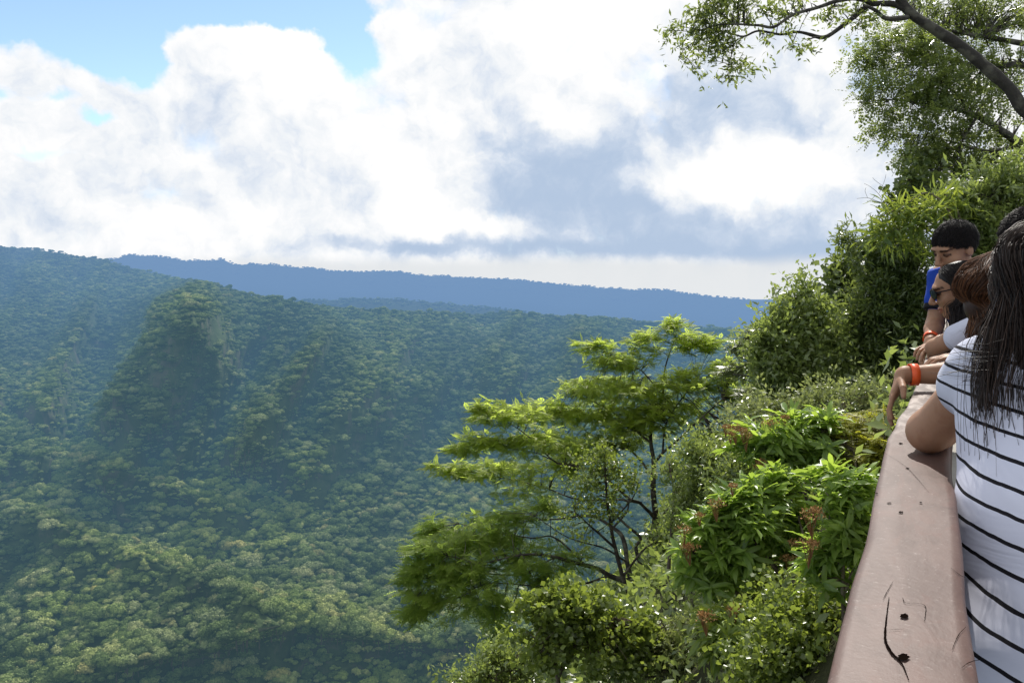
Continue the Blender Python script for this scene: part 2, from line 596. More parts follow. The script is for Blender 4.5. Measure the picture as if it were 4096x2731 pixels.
# ------------------------------------------------------------------ forest on the crater walls
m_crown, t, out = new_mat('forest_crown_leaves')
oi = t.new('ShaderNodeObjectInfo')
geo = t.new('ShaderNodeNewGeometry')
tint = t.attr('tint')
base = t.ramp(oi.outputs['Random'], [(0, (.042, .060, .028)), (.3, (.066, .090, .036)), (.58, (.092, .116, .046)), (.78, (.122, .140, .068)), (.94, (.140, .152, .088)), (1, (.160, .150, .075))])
c = t.mix(tint, t.mix(.45, base, (.006, .014, .005, 1)), t.mix(1.0, base, (3.1, 3.05, 2.35, 1), 'MULTIPLY'))  # sunlit tops and shaded undersides put into the base colour
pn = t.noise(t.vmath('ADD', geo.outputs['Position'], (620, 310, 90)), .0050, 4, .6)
c = t.mix(1.0, c, t.ramp(pn, [(.36, (.62, .68, .72)), (.5, (1, 1, 1)), (.64, (1.5, 1.42, 1.05))]), 'MULTIPLY')  # broad patches paint cloud shadow and sunlight into the crown colour
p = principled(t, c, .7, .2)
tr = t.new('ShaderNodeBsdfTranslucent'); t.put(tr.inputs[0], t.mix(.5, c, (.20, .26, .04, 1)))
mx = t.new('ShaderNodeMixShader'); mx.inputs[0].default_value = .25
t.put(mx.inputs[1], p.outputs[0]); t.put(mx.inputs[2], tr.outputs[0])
t.put(out.inputs[0], painted_haze(t, mx.outputs[0]))
m_ftrunk, t, out = new_mat('forest_trunk_bark')
p = principled(t, (.10, .085, .065), .9, .1)
t.put(out.inputs[0], painted_haze(t, p.outputs[0]))


def crown_mesh(seed, fan=1.0):
    """a forest crown seen from above: lobes carried on limbs, each covered in leaf clumps; unit radius"""
    r = np.random.default_rng(seed)
    b = Bag(); mi = []
    nl = r.integers(7, 15)
    for k in range(nl):
        a = r.random() * 6.283; q = math.sqrt(r.random()) * .72
        c = np.array([math.cos(a) * q, math.sin(a) * q, (.78 - .45 * q * q + r.uniform(-.14, .14)) * fan])
        R = r.uniform(.18, .46)
        nq = int(300 * (R / .33) ** 2)
        d = unit(r.normal(size=(nq, 3))); d[:, 2] = np.abs(d[:, 2]) * .95 - .22; d = unit(d)
        pos = c + d * R * np.array([1, 1, .72]) * (r.uniform(.80, 1.10, (nq, 1)) + .75 * (fbm(d * 1.0 + c * 3, 3.0, 3)[:, None] - .5))
        nn = unit(d + r.normal(size=(nq, 3)) * .45)
        u = unit(np.cross(nn, r.normal(size=(nq, 3)))); v = np.cross(nn, u)
        s = r.uniform(.028, .075, (nq, 1))
        Q = np.stack([pos - u * s - v * s * .7, pos + u * s - v * s * .5, pos + u * s * .8 + v * s, pos - u * s * .7 + v * s * .8], 1)
        tn = np.clip(.45 + .5 * d[:, 2] + r.normal(size=nq) * .16, 0, 1)  # upward clumps painted lighter, as if lit from above
        b.add(Q.reshape(-1, 3), np.arange(nq * 4).reshape(-1, 4), np.repeat(tn, 4))
        mi += [0] * nq
        # dense heart of the lobe
        th = np.linspace(0, 2 * math.pi, 8, endpoint=False)
        rings = []
        for ph in (-.9, -.3, .4, 1.1):
            rings.append(np.stack([np.cos(th) * math.cos(ph), np.sin(th) * math.cos(ph), np.full(8, math.sin(ph) * .72)], -1) * R * .74 + c)
        V = np.concatenate(rings); F = []
        for i in range(3):
            for j in range(8): F.append((i * 8 + j, i * 8 + (j + 1) % 8, i * 8 + 8 + (j + 1) % 8, i * 8 + 8 + j))
        F += [(24, 25, 26, 27), (24, 27, 28, 31), (28, 29, 30, 31)]
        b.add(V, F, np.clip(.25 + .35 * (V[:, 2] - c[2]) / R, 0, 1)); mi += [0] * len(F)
    V, F = tube([(0, 0, -.6), (.02, .01, -.2), (0, .03, .5)], [.06, .05, .03], 6)
    b.add(V, F, .5); mi += [1] * len(F)
    return b, mi


crown_src = []
for k in range(6):
    b, mi = crown_mesh(100 + k, (1.0, .75, 1.15, .62, .9, 1.3)[k])
    V, F, A = b.get()
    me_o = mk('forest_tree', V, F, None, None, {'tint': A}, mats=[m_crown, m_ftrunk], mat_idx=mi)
    crown_src.append(me_o)

# where trees stand on the wall
e1 = GP[1:, :-1] - GP[:-1, :-1]; e2 = GP[:-1, 1:] - GP[:-1, :-1]
e1[..., 2] *= .5; e2[..., 2] *= .5
area = np.linalg.norm(np.cross(e1, e2), axis=-1)
gxm = GX[:-1, :-1]
dens = np.where(gxm > 760, .25, 1.0) * np.where(gxm < -40, .4, 1.0) / 27.0
nz_ = np.abs(np.cross(GP[1:, :-1] - GP[:-1, :-1], GP[:-1, 1:] - GP[:-1, :-1])); nz_ = nz_[..., 2] / (np.linalg.norm(nz_, axis=-1) + 1e-9)
dens = dens * np.clip((nz_ - .28) / .35, .22, 1)
dens = dens * np.clip(.8 + (GR[:-1, :-1] - 700) / 900, .9, 1.9)
num = rng.poisson(np.clip(area * dens, 0, 12))
ii, jj = np.nonzero(num)
rep = num[ii, jj]
ii, jj = np.repeat(ii, rep), np.repeat(jj, rep)
u, v = rng.random(len(ii))[:, None], rng.random(len(ii))[:, None]
PT = GP[ii, jj] * (1 - u) * (1 - v) + GP[ii + 1, jj] * u * (1 - v) + GP[ii, jj + 1] * (1 - u) * v + GP[ii + 1, jj + 1] * u * v
SC = np.clip(rng.lognormal(math.log(3.9), .55, len(PT)), 1.9, 12.0)
SC *= np.clip(1.12 - (np.linalg.norm(PT[:, :2], axis=1) - 700) / 1900, .62, 1.15)
PT[:, 2] -= SC * .12
IX = rng.integers(0, 6, len(PT)); RZ = rng.random(len(PT)) * 6.283
# ridge-line trees
for Pm, nn_ in ((PF, 2600), (PM, 500)):
    i = rng.integers(0, len(Pm), nn_); j = 1 + (rng.random(nn_) ** 2 * 6).astype(int)
    q = Pm[i, j] + rng.normal(size=(nn_, 3)) * np.array([4, 4, 0])
    s = rng.uniform(2.5, 5.5, nn_)
    q[:, 2] -= s * .35
    PT = np.r_[PT, q]; SC = np.r_[SC, s]; IX = np.r_[IX, rng.integers(0, 6, nn_)]; RZ = np.r_[RZ, rng.random(nn_) * 6.283]

# screen of each tree as the lookout sees it -> the nearest ones that show are trees of their own
rel_ = PT - CAM
dep = rel_ @ FWD
sx_ = 512 + F_PX * (rel_ @ RGT) / dep; sy_ = 341 - F_PX * (rel_ @ UPV) / dep
show = (sx_ > 5) & (sx_ < 455 + (sy_ < 600) * 30) & (sy_ > 560) & (sy_ < 678)
size = np.where(show, SC / dep, 0)
own = np.argsort(-size)[:240]
own = own[np.argsort(dep[own])]
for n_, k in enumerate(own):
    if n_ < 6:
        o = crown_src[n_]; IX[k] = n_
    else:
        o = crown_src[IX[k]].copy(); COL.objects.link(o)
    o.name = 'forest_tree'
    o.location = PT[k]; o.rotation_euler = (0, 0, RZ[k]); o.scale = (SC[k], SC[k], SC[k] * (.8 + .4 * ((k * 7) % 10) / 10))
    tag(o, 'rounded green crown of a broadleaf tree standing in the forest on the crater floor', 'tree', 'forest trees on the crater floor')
keep = np.ones(len(PT), bool); keep[own] = False
PT, SC, IX, RZ = PT[keep], SC[keep], IX[keep], RZ[keep]

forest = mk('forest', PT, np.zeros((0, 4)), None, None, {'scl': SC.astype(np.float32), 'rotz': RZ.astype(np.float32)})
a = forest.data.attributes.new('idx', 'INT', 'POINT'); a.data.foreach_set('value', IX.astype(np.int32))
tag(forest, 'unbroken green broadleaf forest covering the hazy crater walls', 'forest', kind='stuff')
ng = bpy.data.node_groups.new('forest_scatter', 'GeometryNodeTree')
ng.interface.new_socket('Geometry', in_out='INPUT', socket_type='NodeSocketGeometry')
ng.interface.new_socket('Geometry', in_out='OUTPUT', socket_type='NodeSocketGeometry')
N, L = ng.nodes, ng.links
gi, go = N.new('NodeGroupInput'), N.new('NodeGroupOutput')
jn = N.new('GeometryNodeJoinGeometry')
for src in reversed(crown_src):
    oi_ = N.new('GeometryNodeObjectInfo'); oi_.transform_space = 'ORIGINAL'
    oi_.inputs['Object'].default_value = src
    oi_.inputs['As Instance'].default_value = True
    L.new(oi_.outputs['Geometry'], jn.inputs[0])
iop = N.new('GeometryNodeInstanceOnPoints')
iop.inputs['Pick Instance'].default_value = True
def named(nm, ty):
    n = N.new('GeometryNodeInputNamedAttribute'); n.data_type = ty; n.inputs['Name'].default_value = nm
    return [s for s in n.outputs if s.enabled][0]
cx = N.new('ShaderNodeCombineXYZ'); L.new(named('rotz', 'FLOAT'), cx.inputs[2])
er = N.new('FunctionNodeEulerToRotation'); L.new(cx.outputs[0], er.inputs[0])
L.new(gi.outputs[0], iop.inputs['Points']); L.new(jn.outputs[0], iop.inputs['Instance'])
L.new(named('idx', 'INT'), iop.inputs['Instance Index'])
L.new(er.outputs[0], iop.inputs['Rotation'])
L.new(named('scl', 'FLOAT'), iop.inputs['Scale'])
L.new(iop.outputs[0], go.inputs[0])
md = forest.modifiers.new('scatter', 'NODES'); md.node_group = ng
print('FOREST', len(PT))

# ------------------------------------------------------------------ lookout deck, near hillside, railing
RD = np.array([math.sin(RAIL_AZ), math.cos(RAIL_AZ), 0.0])     # along the railing
RN = np.array([math.cos(RAIL_AZ), -math.sin(RAIL_AZ), 0.0])    # to its right


def RF(b, a, z):
    return RN * b + RD * a + np.array([0, 0, z])


def hill_z(P):
    """near slope: drops away on the valley side of the railing"""
    a = P[..., :2] @ RD[:2]; s = -(P[..., :2] @ RN[:2])
    s = s - np.clip(a - 4.5, 0, 40) * .10
    z = np.where(s > 0, -.45 - 1.25 * s - .012 * s * s * np.clip(1 - s / 60, 0, 1), -.45 + np.clip(-s - 2.5 - 60 * np.clip(1 - (a - 5) / 3, 0, 1), 0, 6) * .55)
    z = np.where(s > 60, z * 0 - .45 - 1.25 * 60 - (s - 60) * .75, z)
    return z + (fbm(np.stack([P[..., 0], P[..., 1], P[..., 0] * 0], -1), .5, 3) - .5) * np.clip(.3 + s * .35, .25, 3.5)


m_soil, t, out = new_mat('hillside_soil')
geo = t.new('ShaderNodeNewGeometry')
n1 = t.noise(geo.outputs['Position'], 2.2, 6, .65)
p = principled(t, t.mix(n1, (.012, .018, .008, 1), (.06, .06, .028, 1)), .95, .1, bump(t, n1, .9, .2))
t.put(out.inputs[0], p.outputs[0])
aa = np.concatenate([np.linspace(-6, 30, 90), np.linspace(31, 120, 40)])
ss = np.concatenate([np.linspace(-30, -3, 22), np.linspace(-2.8, 12, 70), np.linspace(12.5, 380, 60)])
A_, S_ = np.meshgrid(aa, ss, indexing='ij')
HP = RD[None, None] * A_[..., None] - RN[None, None] * S_[..., None]
HP[..., 2] = hill_z(HP)
o = mk('hillside_ground', HP.reshape(-1, 3), grid_faces(len(aa), len(ss)), m_soil, smooth=True)
tag(o, kind='structure')

m_conc, t, out = new_mat('deck_concrete')
geo = t.new('ShaderNodeNewGeometry')
n1 = t.noise(geo.outputs['Position'], 5, 6, .6)
p = principled(t, t.mix(n1, (.22, .20, .18, 1), (.34, .32, .29, 1)), .85, .3, bump(t, n1, .2, .01))
t.put(out.inputs[0], p.outputs[0])
b_ = Bag()
def boxq(bag, lo, hi, tint=.5):
    x0, y0, z0 = lo; x1, y1, z1 = hi
    V = [RF(x, y, z) for x in (x0, x1) for y in (y0, y1) for z in (z0, z1)]
    bag.add(V, [(0, 1, 3, 2), (4, 6, 7, 5), (0, 4, 5, 1), (2, 3, 7, 6), (1, 5, 7, 3), (0, 2, 6, 4)], tint)
boxq(b_, (-.12, -3, -.6), (3.2, 8.2, 0))
deck = b_.build('deck_floor', m_conc)
tag(deck, kind='structure')

# railing: a rough hand-hewn beam under worn red-brown varnish
m_rail, t, out = new_mat('worn_varnished_wood')
tco = t.new('ShaderNodeTexCoord')
swz = t.vmath('MULTIPLY', t.vmath('SUBTRACT', t.noise(tco.outputs['Object'], 3.5, 3, .5, out=1), (.5, .5, .5)), (.10, .35, 0))
gv = t.vmath('MULTIPLY', t.vmath('ADD', tco.outputs['Object'], swz), (30, 9, 30))
g1 = t.noise(gv, 1.0, 7, .62, .6)
g2 = t.noise(tco.outputs['Object'], 5.0, 5, .6)
g3 = t.noise(tco.outputs['Object'], 90.0, 3, .7)
sw = t.noise(t.vmath('MULTIPLY', tco.outputs['Object'], (14, 5, 14)), 1.0, 4, .55, 2.5)
c = t.mix(t.smooth(g1, .3, .72), (.078, .042, .032, 1), (.120, .072, .058, 1))
c = t.mix(t.math('MULTIPLY', t.smooth(g2, .45, .7), .6), c, (.145, .090, .074, 1))
c = t.mix(t.math('MULTIPLY', t.smooth(sw, .52, .6), .35), c, (.12, .055, .04, 1))
c = t.mix(t.math('MULTIPLY', t.smooth(g3, .60, .72), .5), c, (.26, .21, .19, 1))
sx = t.new('ShaderNodeSeparateXYZ'); t.put(sx.inputs[0], tco.outputs['Object'])
weath = t.math('MULTIPLY', t.smooth(t.math('ADD', sx.outputs[1], t.math('MULTIPLY', g2, .5)), 2.0, 2.7), .75)
c = t.mix(weath, c, t.mix(t.smooth(g1, .42, .6), (.12, .085, .07, 1), (.40, .34, .30, 1)))
hgt = t.math('ADD', t.math('MULTIPLY', g1, .6), t.math('MULTIPLY', g3, .5))
rgh = t.math('ADD', .34, t.math('MULTIPLY', g2, .30))
p = principled(t, c, rgh, .34, bump(t, hgt, .16, .005))
t.put(out.inputs[0], p.outputs[0])
m_dark, t, out = new_mat('dark_crack')
p = principled(t, (.006, .004, .003), 1.0, 0.0); t.put(out.inputs[0], p.outputs[0])

rail = empty('railing', (0, 0, 0), -RAIL_AZ)
tag(rail, 'worn red-brown varnished wooden railing beam the people lean on', 'railing')
LEFT = np.array([(-1.6, -.066), (.75, -.064), (1.0, -.0625), (1.2, -.057), (1.74, -.061), (2.0, -.058), (2.12, -.050), (2.3, -.047), (2.5, -.030), (2.77, -.018), (3.5, .006), (4.35, .028), (6, .075), (8.2, .14)])
RIGHT = np.array([(-1.6, .058), (.8, .060), (1.06, .0585), (1.5, .062), (1.65, .060), (2.3, .075), (2.77, .098), (4.35, .150), (8.2, .265)])
ya = np.concatenate([np.arange(-1.6, 3.2, .03), np.arange(3.2, 8.21, .08)])
lx = np.interp(ya, LEFT[:, 0], LEFT[:, 1]); rx = np.interp(ya, RIGHT[:, 0], RIGHT[:, 1])
zz = ya * 0
Pn = np.stack([zz, ya, zz], -1)
lx = lx + (fbm(Pn, 4.0, 3) - .5) * .006; rx = rx + (fbm(Pn + 20, 4.0, 3) - .5) * .006
prof = []
CH = [(0, -.15), (0, -.055), (0, -.012), (.0008, -.004), (.004, -.0008), (.012, 0), (.35, .001), (.65, .001), (-.016, 0), (-.006, -.0012), (-.0015, -.006), (0, -.016), (0, -.055), (0, -.15)]
for k, (u, z) in enumerate(CH):
    if k in (6, 7): x = lx + (rx - lx) * u
    elif k < 7: x = lx + u
    else: x = rx + u
    zq = 1.10 + z + (fbm(Pn + k * 3, 3.0, 3) - .5) * .005
    prof.append(np.stack([x, ya, zq], -1))
RV = np.stack(prof, 1)
F = grid_faces(len(ya), len(CH))
n_ = len(CH)
bot = np.stack([np.arange(len(ya) - 1) * n_, np.arange(len(ya) - 1) * n_ + n_ - 1, np.arange(1, len(ya)) * n_ + n_ - 1, np.arange(1, len(ya)) * n_], -1)
beam = mk('top_beam', RV.reshape(-1, 3), np.r_[F, bot], m_rail, rail, smooth=True)


def tube_l(P, R, n=6): return tube(np.array(P, float), R, n)


for y_ in (-1.1, .1, 1.35, 2.6, 3.85, 5.1, 6.35, 7.6):
    cx_ = (np.interp(y_, LEFT[:, 0], LEFT[:, 1]) + np.interp(y_, RIGHT[:, 0], RIGHT[:, 1])) / 2
    V, F = tube_l([(cx_, y_, z) for z in np.linspace(-.02, .952, 6)], np.array([.052, .048, .047, .048, .047, .05]), 10)
    mk('post', V, F, m_rail, rail, smooth=True)
for z_ in (.40, .72):
    ctr = [((np.interp(y_, LEFT[:, 0], LEFT[:, 1]) + np.interp(y_, RIGHT[:, 0], RIGHT[:, 1])) / 2 + .012 * math.sin(y_ * 2.1 + z_ * 9), y_, z_ + .008 * math.sin(y_ * 3)) for y_ in np.arange(-1.6, 8.2, .3)]
    V, F = tube_l(ctr, .036, 9)
    mk('lower_rail', V, F, m_rail, rail, smooth=True)


def ztop(x, y):
    i = int(np.clip(np.searchsorted(ya, y), 1, len(ya) - 1)); u = np.clip((x - lx[i]) / (rx[i] - lx[i]), .02, .98)
    return float(np.interp(u, np.clip((RV[i, 4:10, 0] - lx[i]) / (rx[i] - lx[i]), 0, 1), RV[i, 4:10, 2]))


def to_rail(px, py, z=1.1):
    r = ray(px, py); tt = (z - CAM[2]) / r[2]; q = CAM + r * tt
    return np.array([q @ RN, q @ RD])


def crack(pts, wid, zoff=.0016, name='crack'):
    Q = spline(np.array([to_rail(*p) for p in pts]), 8)
    Tn = unit(np.gradient(Q, axis=0)); Nn = np.stack([-Tn[:, 1], Tn[:, 0]], -1)
    ww = np.interp(np.linspace(0, 1, len(Q)), np.linspace(0, 1, len(wid)), wid) * .62 * (.75 + .5 * rng.random(len(Q)))
    Lf, Rt = Q + Nn * ww[:, None] / 2, Q - Nn * ww[:, None] / 2
    V = [(p[0], p[1], ztop(*p) + zoff) for pr in zip(Lf, Rt) for p in pr]
    F = [(2 * i, 2 * i + 1, 2 * i + 3, 2 * i + 2) for i in range(len(Q) - 1)]
    mk(name, V, F, m_dark, rail)


zt = lambda x, y: ((3200 + x / 1.1607) / 4, (1380 + y / 1.1607) / 4)
crack([zt(413, 1180), zt(404, 1250), zt(395, 1340), zt(398, 1390), zt(425, 1440), zt(450, 1465)], [.0008, .0022, .003, .004, .005, .006])
crack([zt(450, 1465), zt(478, 1500), zt(505, 1568)], [.004, .002, .001])
crack([zt(432, 1105), zt(400, 1160), zt(385, 1190)], [.0005, .0012, .0005])
crack([zt(475, 1180), zt(490, 1205), zt(540, 1205), zt(582, 1220), zt(578, 1290)], [.0005, .0014, .001, .0014, .0006])
crack([zt(400, 1335), zt(450, 1330), zt(500, 1328)], [.0004, .0009, .0004])
crack([zt(700, 1035), zt(740, 1065), zt(768, 1080)], [.0005, .0014, .002])
crack([zt(705, 1420), zt(735, 1350), zt(770, 1310)], [.0005, .0012, .0006])
crack([zt(750, 1500), zt(790, 1470), zt(838, 1460)], [.0005, .0016, .002])
crack([zt(390, 500), zt(480, 560), zt(540, 620), zt(600, 690)], [.0004, .0009, .0009, .0004])
for (cx_, cy_, w_, h_) in ((485, 1268, 24, 15), (480, 1462, 34, 18), (415, 738, 15, 3), (467, 781, 15, 4), (560, 735, 9, 3), (500, 578, 11, 3), (468, 458, 13, 3), (355, 688, 8, 3)):
    k = 19; ang = np.linspace(0, 2 * math.pi, k, endpoint=False)
    rr = (1 + (rng.random(k) - .5) * .35) * (1 + .18 * np.cos(ang * 2 + cx_) * np.cos(ang * 3 + cy_)) * .8
    Q = np.array([to_rail(*zt(cx_ + math.cos(a) * w_ * q, cy_ + math.sin(a) * h_ * q)) for a, q in zip(ang, rr)])
    ce = Q.mean(0)
    V = [(p[0], p[1], ztop(*p) + .002) for p in Q] + [(ce[0], ce[1], ztop(*ce) + .0014)]
    F = [(i, (i + 1) % k, k) for i in range(k)]
    mk('knot_hole', V, np.array(F), m_dark, rail)

# ------------------------------------------------------------------ leaves: templates (x across, y along, z up)
def T_oval(w=.20, fold=.05, droop=.10):
    V = [(0, 0, 0), (-w * .8, .28, fold), (-w, .6, fold), (0, 1, -droop), (w, .6, fold), (w * .8, .28, fold), (0, .32, 0), (0, .66, -droop * .3)]
    return np.array(V), np.array([(0, 6, 1, 1), (6, 7, 2, 1), (7, 3, 2, 2), (0, 5, 6, 6), (6, 5, 4, 7), (7, 4, 3, 3)])
def T_rhomb(w=.22, fold=.04, droop=.06):
    V = [(0, 0, 0), (w, .5, fold), (0, 1, -droop), (-w, .5, fold), (0, .5, 0)]
    return np.array(V), np.array([(0, 1, 2, 4), (0, 4, 2, 3)])
def T_lance(w=.10, droop=.35, wave=.03):
    ys = [0, .15, .4, .7, 1]; ws = [.25, .75, 1, .75, .05]
    V, F = [], []
    for i, (y, q) in enumerate(zip(ys, ws)):
        z = -droop * y * y
        V += [(-w * q, y * (1 - .2 * y), z + wave * (1 if i % 2 else -.3)), (0, y * (1 - .2 * y), z - .02), (w * q, y * (1 - .2 * y), z + wave * (-.3 if i % 2 else 1))]
    for i in range(4):
        for j in range(2): F.append((i * 3 + j, i * 3 + j + 1, i * 3 + j + 4, i * 3 + j + 3))
    return np.array(V), np.array(F)
def T_pinnate(n=9, L=.30, w=.055, droop=.25, lift=.0, terminal=True):
    """feather leaf: n pairs of leaflets along a drooping midrib"""
    V, F = [], []
    def quad(b, d, l, ww):
        d = np.array(d) / np.linalg.norm(d); s = np.array([-d[1], d[0], 0]) ; s = s / (np.linalg.norm(s) + 1e-9)
        k = len(V)
        V.extend([b, b + d * l * .5 + s * ww, b + d * l, b + d * l * .5 - s * ww]); F.append((k, k + 1, k + 2, k + 3))
    for i in range(n):
        y = .12 + .85 * i / (n - 1)
        b = np.array([0, y, -droop * y * y])
        l = L * (math.sin(math.pi * (.22 + .68 * i / (n - 1))) * .9 + .1)
        for sd in (-1, 1): quad(b, (sd, .45, lift - .22), l, w)
    if terminal: quad(np.array([0, .97, -droop * .94]), (0.02, 1, -.4), L * .8, w)
    k = len(V)
    V.extend([np.array([-.008, 0, 0]), np.array([.008, 0, 0]), np.array([.004, 1, -droop]), np.array([-.004, 1, -droop])]); F.append((k, k + 1, k + 2, k + 3))
    return np.array(V), np.array(F)


def place_leaves(bag, tmpl, P, D, Nn, S, tint, curl=0.0):
    V, F = tmpl
    D = unit(D); X = unit(np.cross(D, Nn)); Z = np.cross(X, D)
    S = np.asarray(S, float)[:, None, None]
    W = P[:, None] + S * (V[None, :, 0, None] * X[:, None] + V[None, :, 1, None] * D[:, None] + V[None, :, 2, None] * Z[:, None])
    n, k = len(P), len(V)
    FF = (F[None] + (np.arange(n) * k)[:, None, None]).reshape(-1, 4)
    bag.add(W.reshape(-1, 3), FF, np.repeat(np.clip(tint, 0, 1), k))


def lprep(L, D, T=None):
    """limb: list of (px, py, extra depth, radius in metres) -> smooth 3-D path + radii"""
    Q = []
    for q in L:
        x, y = T(q[0], q[1]) if T else q[:2]
        Q.append(np.r_[at(x, y, D + q[2]), q[3]])
    Q = spline(np.array(Q), 5)
    return Q[:, :3], np.clip(Q[:, 3], .003, None)


def grow(D, limbs, pads, kind, T=None, scale=1.0, twig_r=.006, seed=1, tw_frac=.35, dens=1.0, spread=1.0):
    """woody bag + leaf bag for one plant.
    pads: (px, py, rx, ry, extra depth, clusters[, depth radius factor])"""
    r = np.random.default_rng(seed)
    wood, leaf = Bag(), Bag()
    anchor, arad = [], []
    for L in limbs:
        P, R = lprep(L, D, T)
        P = P + (fbm(P, 1.4 / max(.3, R.max() * 10), 2)[:, None] - .5) * R.max() * .8
        R = R * (.82 + .36 * fbm(P, 2.2 / max(.02, R.max() * 4), 3))
        V, F = tube(P, R, 12 if R.max() > .03 else 6)
        wood.add(V, F, .5)
        anchor.append(P[len(P) // 4:]); arad.append(R[len(P) // 4:])
    anchor = np.concatenate(anchor) if anchor else None
    arad = np.concatenate(arad) if arad else None
    for pd in pads:
        px, py, rx, ry, dz, n = pd[:6]; zf = pd[6] if len(pd) > 6 else .8
        if T:
            x1, y1 = T(px + rx, py + ry); px, py = T(px, py); rx, ry = x1 - px, y1 - py
        rx, ry = rx * spread, ry * spread; d = D + dz; n = max(3, int(n * dens))
        C = at(px, py, d); ex, ey = rx * d / F_PX, ry * d / F_PX
        q = unit(r.normal(size=(n, 3)))
        q = q * (r.random((n, 1)) ** .45) * (.62 + .8 * fbm(q * 1.0 + px * .37 + py * .11, 1.7, 2)[:, None]) * np.where(r.random((n, 1)) < .20, r.uniform(1.15, 1.5, (n, 1)), 1.0)
        K = C + RGT * q[:, :1] * ex + UPV * q[:, 1:2] * ey + FWD * q[:, 2:] * max(ex, ey) * zf
        sel = fbm(K, 2.2 / max(ex, ey, .2) * .5, 2) >  .33
        if sel.sum() > 2: K = K[sel]; n = len(K)
        if anchor is not None:
            dd = np.linalg.norm(K[:, None] - anchor[None], axis=-1) + 0
            ni = dd.argmin(1)
            root = anchor[ni]; rr0 = np.minimum(arad[ni] * .6, twig_r * 2.2)
        else:
            root = np.repeat((C - np.array([0, 0, ey * .8]))[None], n, 0); rr0 = np.full(n, twig_r)
        od = unit(K - root)
        up = np.array([0, 0, 1.0])
        for i in np.nonzero(r.random(n) < tw_frac)[0]:
            ln = np.linalg.norm(K[i] - root[i])
            if ln < .02: continue
            mid = (K[i] + root[i]) / 2 + up * ln * .10 + r.normal(size=3) * ln * .07
            tt = np.linspace(0, 1, 6)[:, None]
            P = (1 - tt) ** 2 * root[i] + 2 * tt * (1 - tt) * mid + tt ** 2 * K[i]
            V, F = tube(P, np.linspace(rr0[i], twig_r * .45, 6), 4)
            wood.add(V, F, .5)
        kind(leaf, r, K, od, ex, ey, scale, (K - C) @ UPV / max(ey, 1e-6))
    return wood, leaf


# kinds of foliage: how the leaves of one cluster are set
def K_feather(tm, k=6, s=.30, spread=.9, base=.45):
    def f(bag, r, K, od, ex, ey, sc, hgt):
        n = len(K)
        P = np.repeat(K, k, 0) + r.normal(size=(n * k, 3)) * s * sc * .33 * np.array([1, 1, .35])
        D = np.repeat(od, k, 0) * .8 + r.normal(size=(n * k, 3)) * spread; D[:, 2] = D[:, 2] * .30 + .03
        N_ = np.array([0, 0, 1.0]) + r.normal(size=(n * k, 3)) * .25
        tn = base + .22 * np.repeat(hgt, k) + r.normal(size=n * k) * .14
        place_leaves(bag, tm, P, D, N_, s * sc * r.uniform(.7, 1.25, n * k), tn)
    return f
def K_bushy(tm, k=8, s=.06, rc=.10, up=.5, out=.6, base=.45, nup=.5, rosette=False):
    def f(bag, r, K, od, ex, ey, sc, hgt):
        n = len(K); m = n * k
        o3 = np.repeat(od, k, 0)
        rn = unit(r.normal(size=(m, 3)))
        if rosette:
            ax = unit(od * .5 + np.array([0, 0, .9]) + r.normal(size=od.shape) * .25)
            a3 = np.repeat(ax, k, 0)
            rn = unit(rn - (rn * a3).sum(1, keepdims=True) * a3)
            D = rn + a3 * r.uniform(.0, 1.3, (m, 1))
            P = np.repeat(K, k, 0) + a3 * r.uniform(-.06, .08, (m, 1)) * sc
            N_ = a3 - rn * .25 + r.normal(size=(m, 3)) * .25
        else:
            ax = unit(od * out * 1.6 + np.array([0, 0, up]) + r.normal(size=od.shape) * .55)
            a3 = np.repeat(ax, k, 0); ln = np.repeat(rc * 3.2 * r.uniform(.5, 1.5, n), k) * sc
            P = np.repeat(K, k, 0) + a3 * (ln * r.uniform(-.4, 1, m))[:, None] + r.normal(size=(m, 3)) * rc * .28 * sc
            D = a3 * .75 + rn
            N_ = r.normal(size=(m, 3)) * .75 + np.array([0, 0, nup * 1.6])
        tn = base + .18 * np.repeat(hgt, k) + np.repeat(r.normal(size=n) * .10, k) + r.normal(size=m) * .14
        place_leaves(bag, tm, P, D, N_, s * sc * r.uniform(.6, 1.25, m), tn)
    return f


def plant(name, label, cat, base_px, D, limbs, pads, kind, leafm, barkm, T=None, group=None, wood_name='trunk', leaf_name='crown', seed=1, scale=1.0, twig_r=.006, tw_frac=.35, base_dz=0, dens=1.0, spread=1.0):
    bx, by = T(*base_px) if T else base_px
    loc = at(bx, by, D + base_dz)
    root = empty(name, loc)
    tag(root, label, cat, group)
    wood, leaf = grow(D, limbs, pads, kind, T, scale, twig_r, seed, tw_frac, dens, spread)
    if wood.n:
        wo = wood.build(wood_name, barkm, root, True)
    lo = leaf.build(leaf_name, leafm, root)
    return root


# ------------------------------------------------------------------ leaf and bark materials
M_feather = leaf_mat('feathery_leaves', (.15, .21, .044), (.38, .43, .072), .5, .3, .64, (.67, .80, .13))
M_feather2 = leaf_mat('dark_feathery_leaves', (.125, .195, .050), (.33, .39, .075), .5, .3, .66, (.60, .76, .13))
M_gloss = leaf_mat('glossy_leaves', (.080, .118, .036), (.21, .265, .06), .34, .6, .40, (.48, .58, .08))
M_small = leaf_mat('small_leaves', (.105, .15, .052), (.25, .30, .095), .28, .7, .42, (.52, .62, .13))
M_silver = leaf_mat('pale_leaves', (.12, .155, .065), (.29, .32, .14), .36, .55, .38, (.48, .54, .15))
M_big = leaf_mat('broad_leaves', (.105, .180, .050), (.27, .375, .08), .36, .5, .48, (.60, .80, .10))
M_yel = leaf_mat('yellowish_leaves', (.15, .17, .028), (.36, .36, .045), .5, .35, .48, (.66, .64, .06))
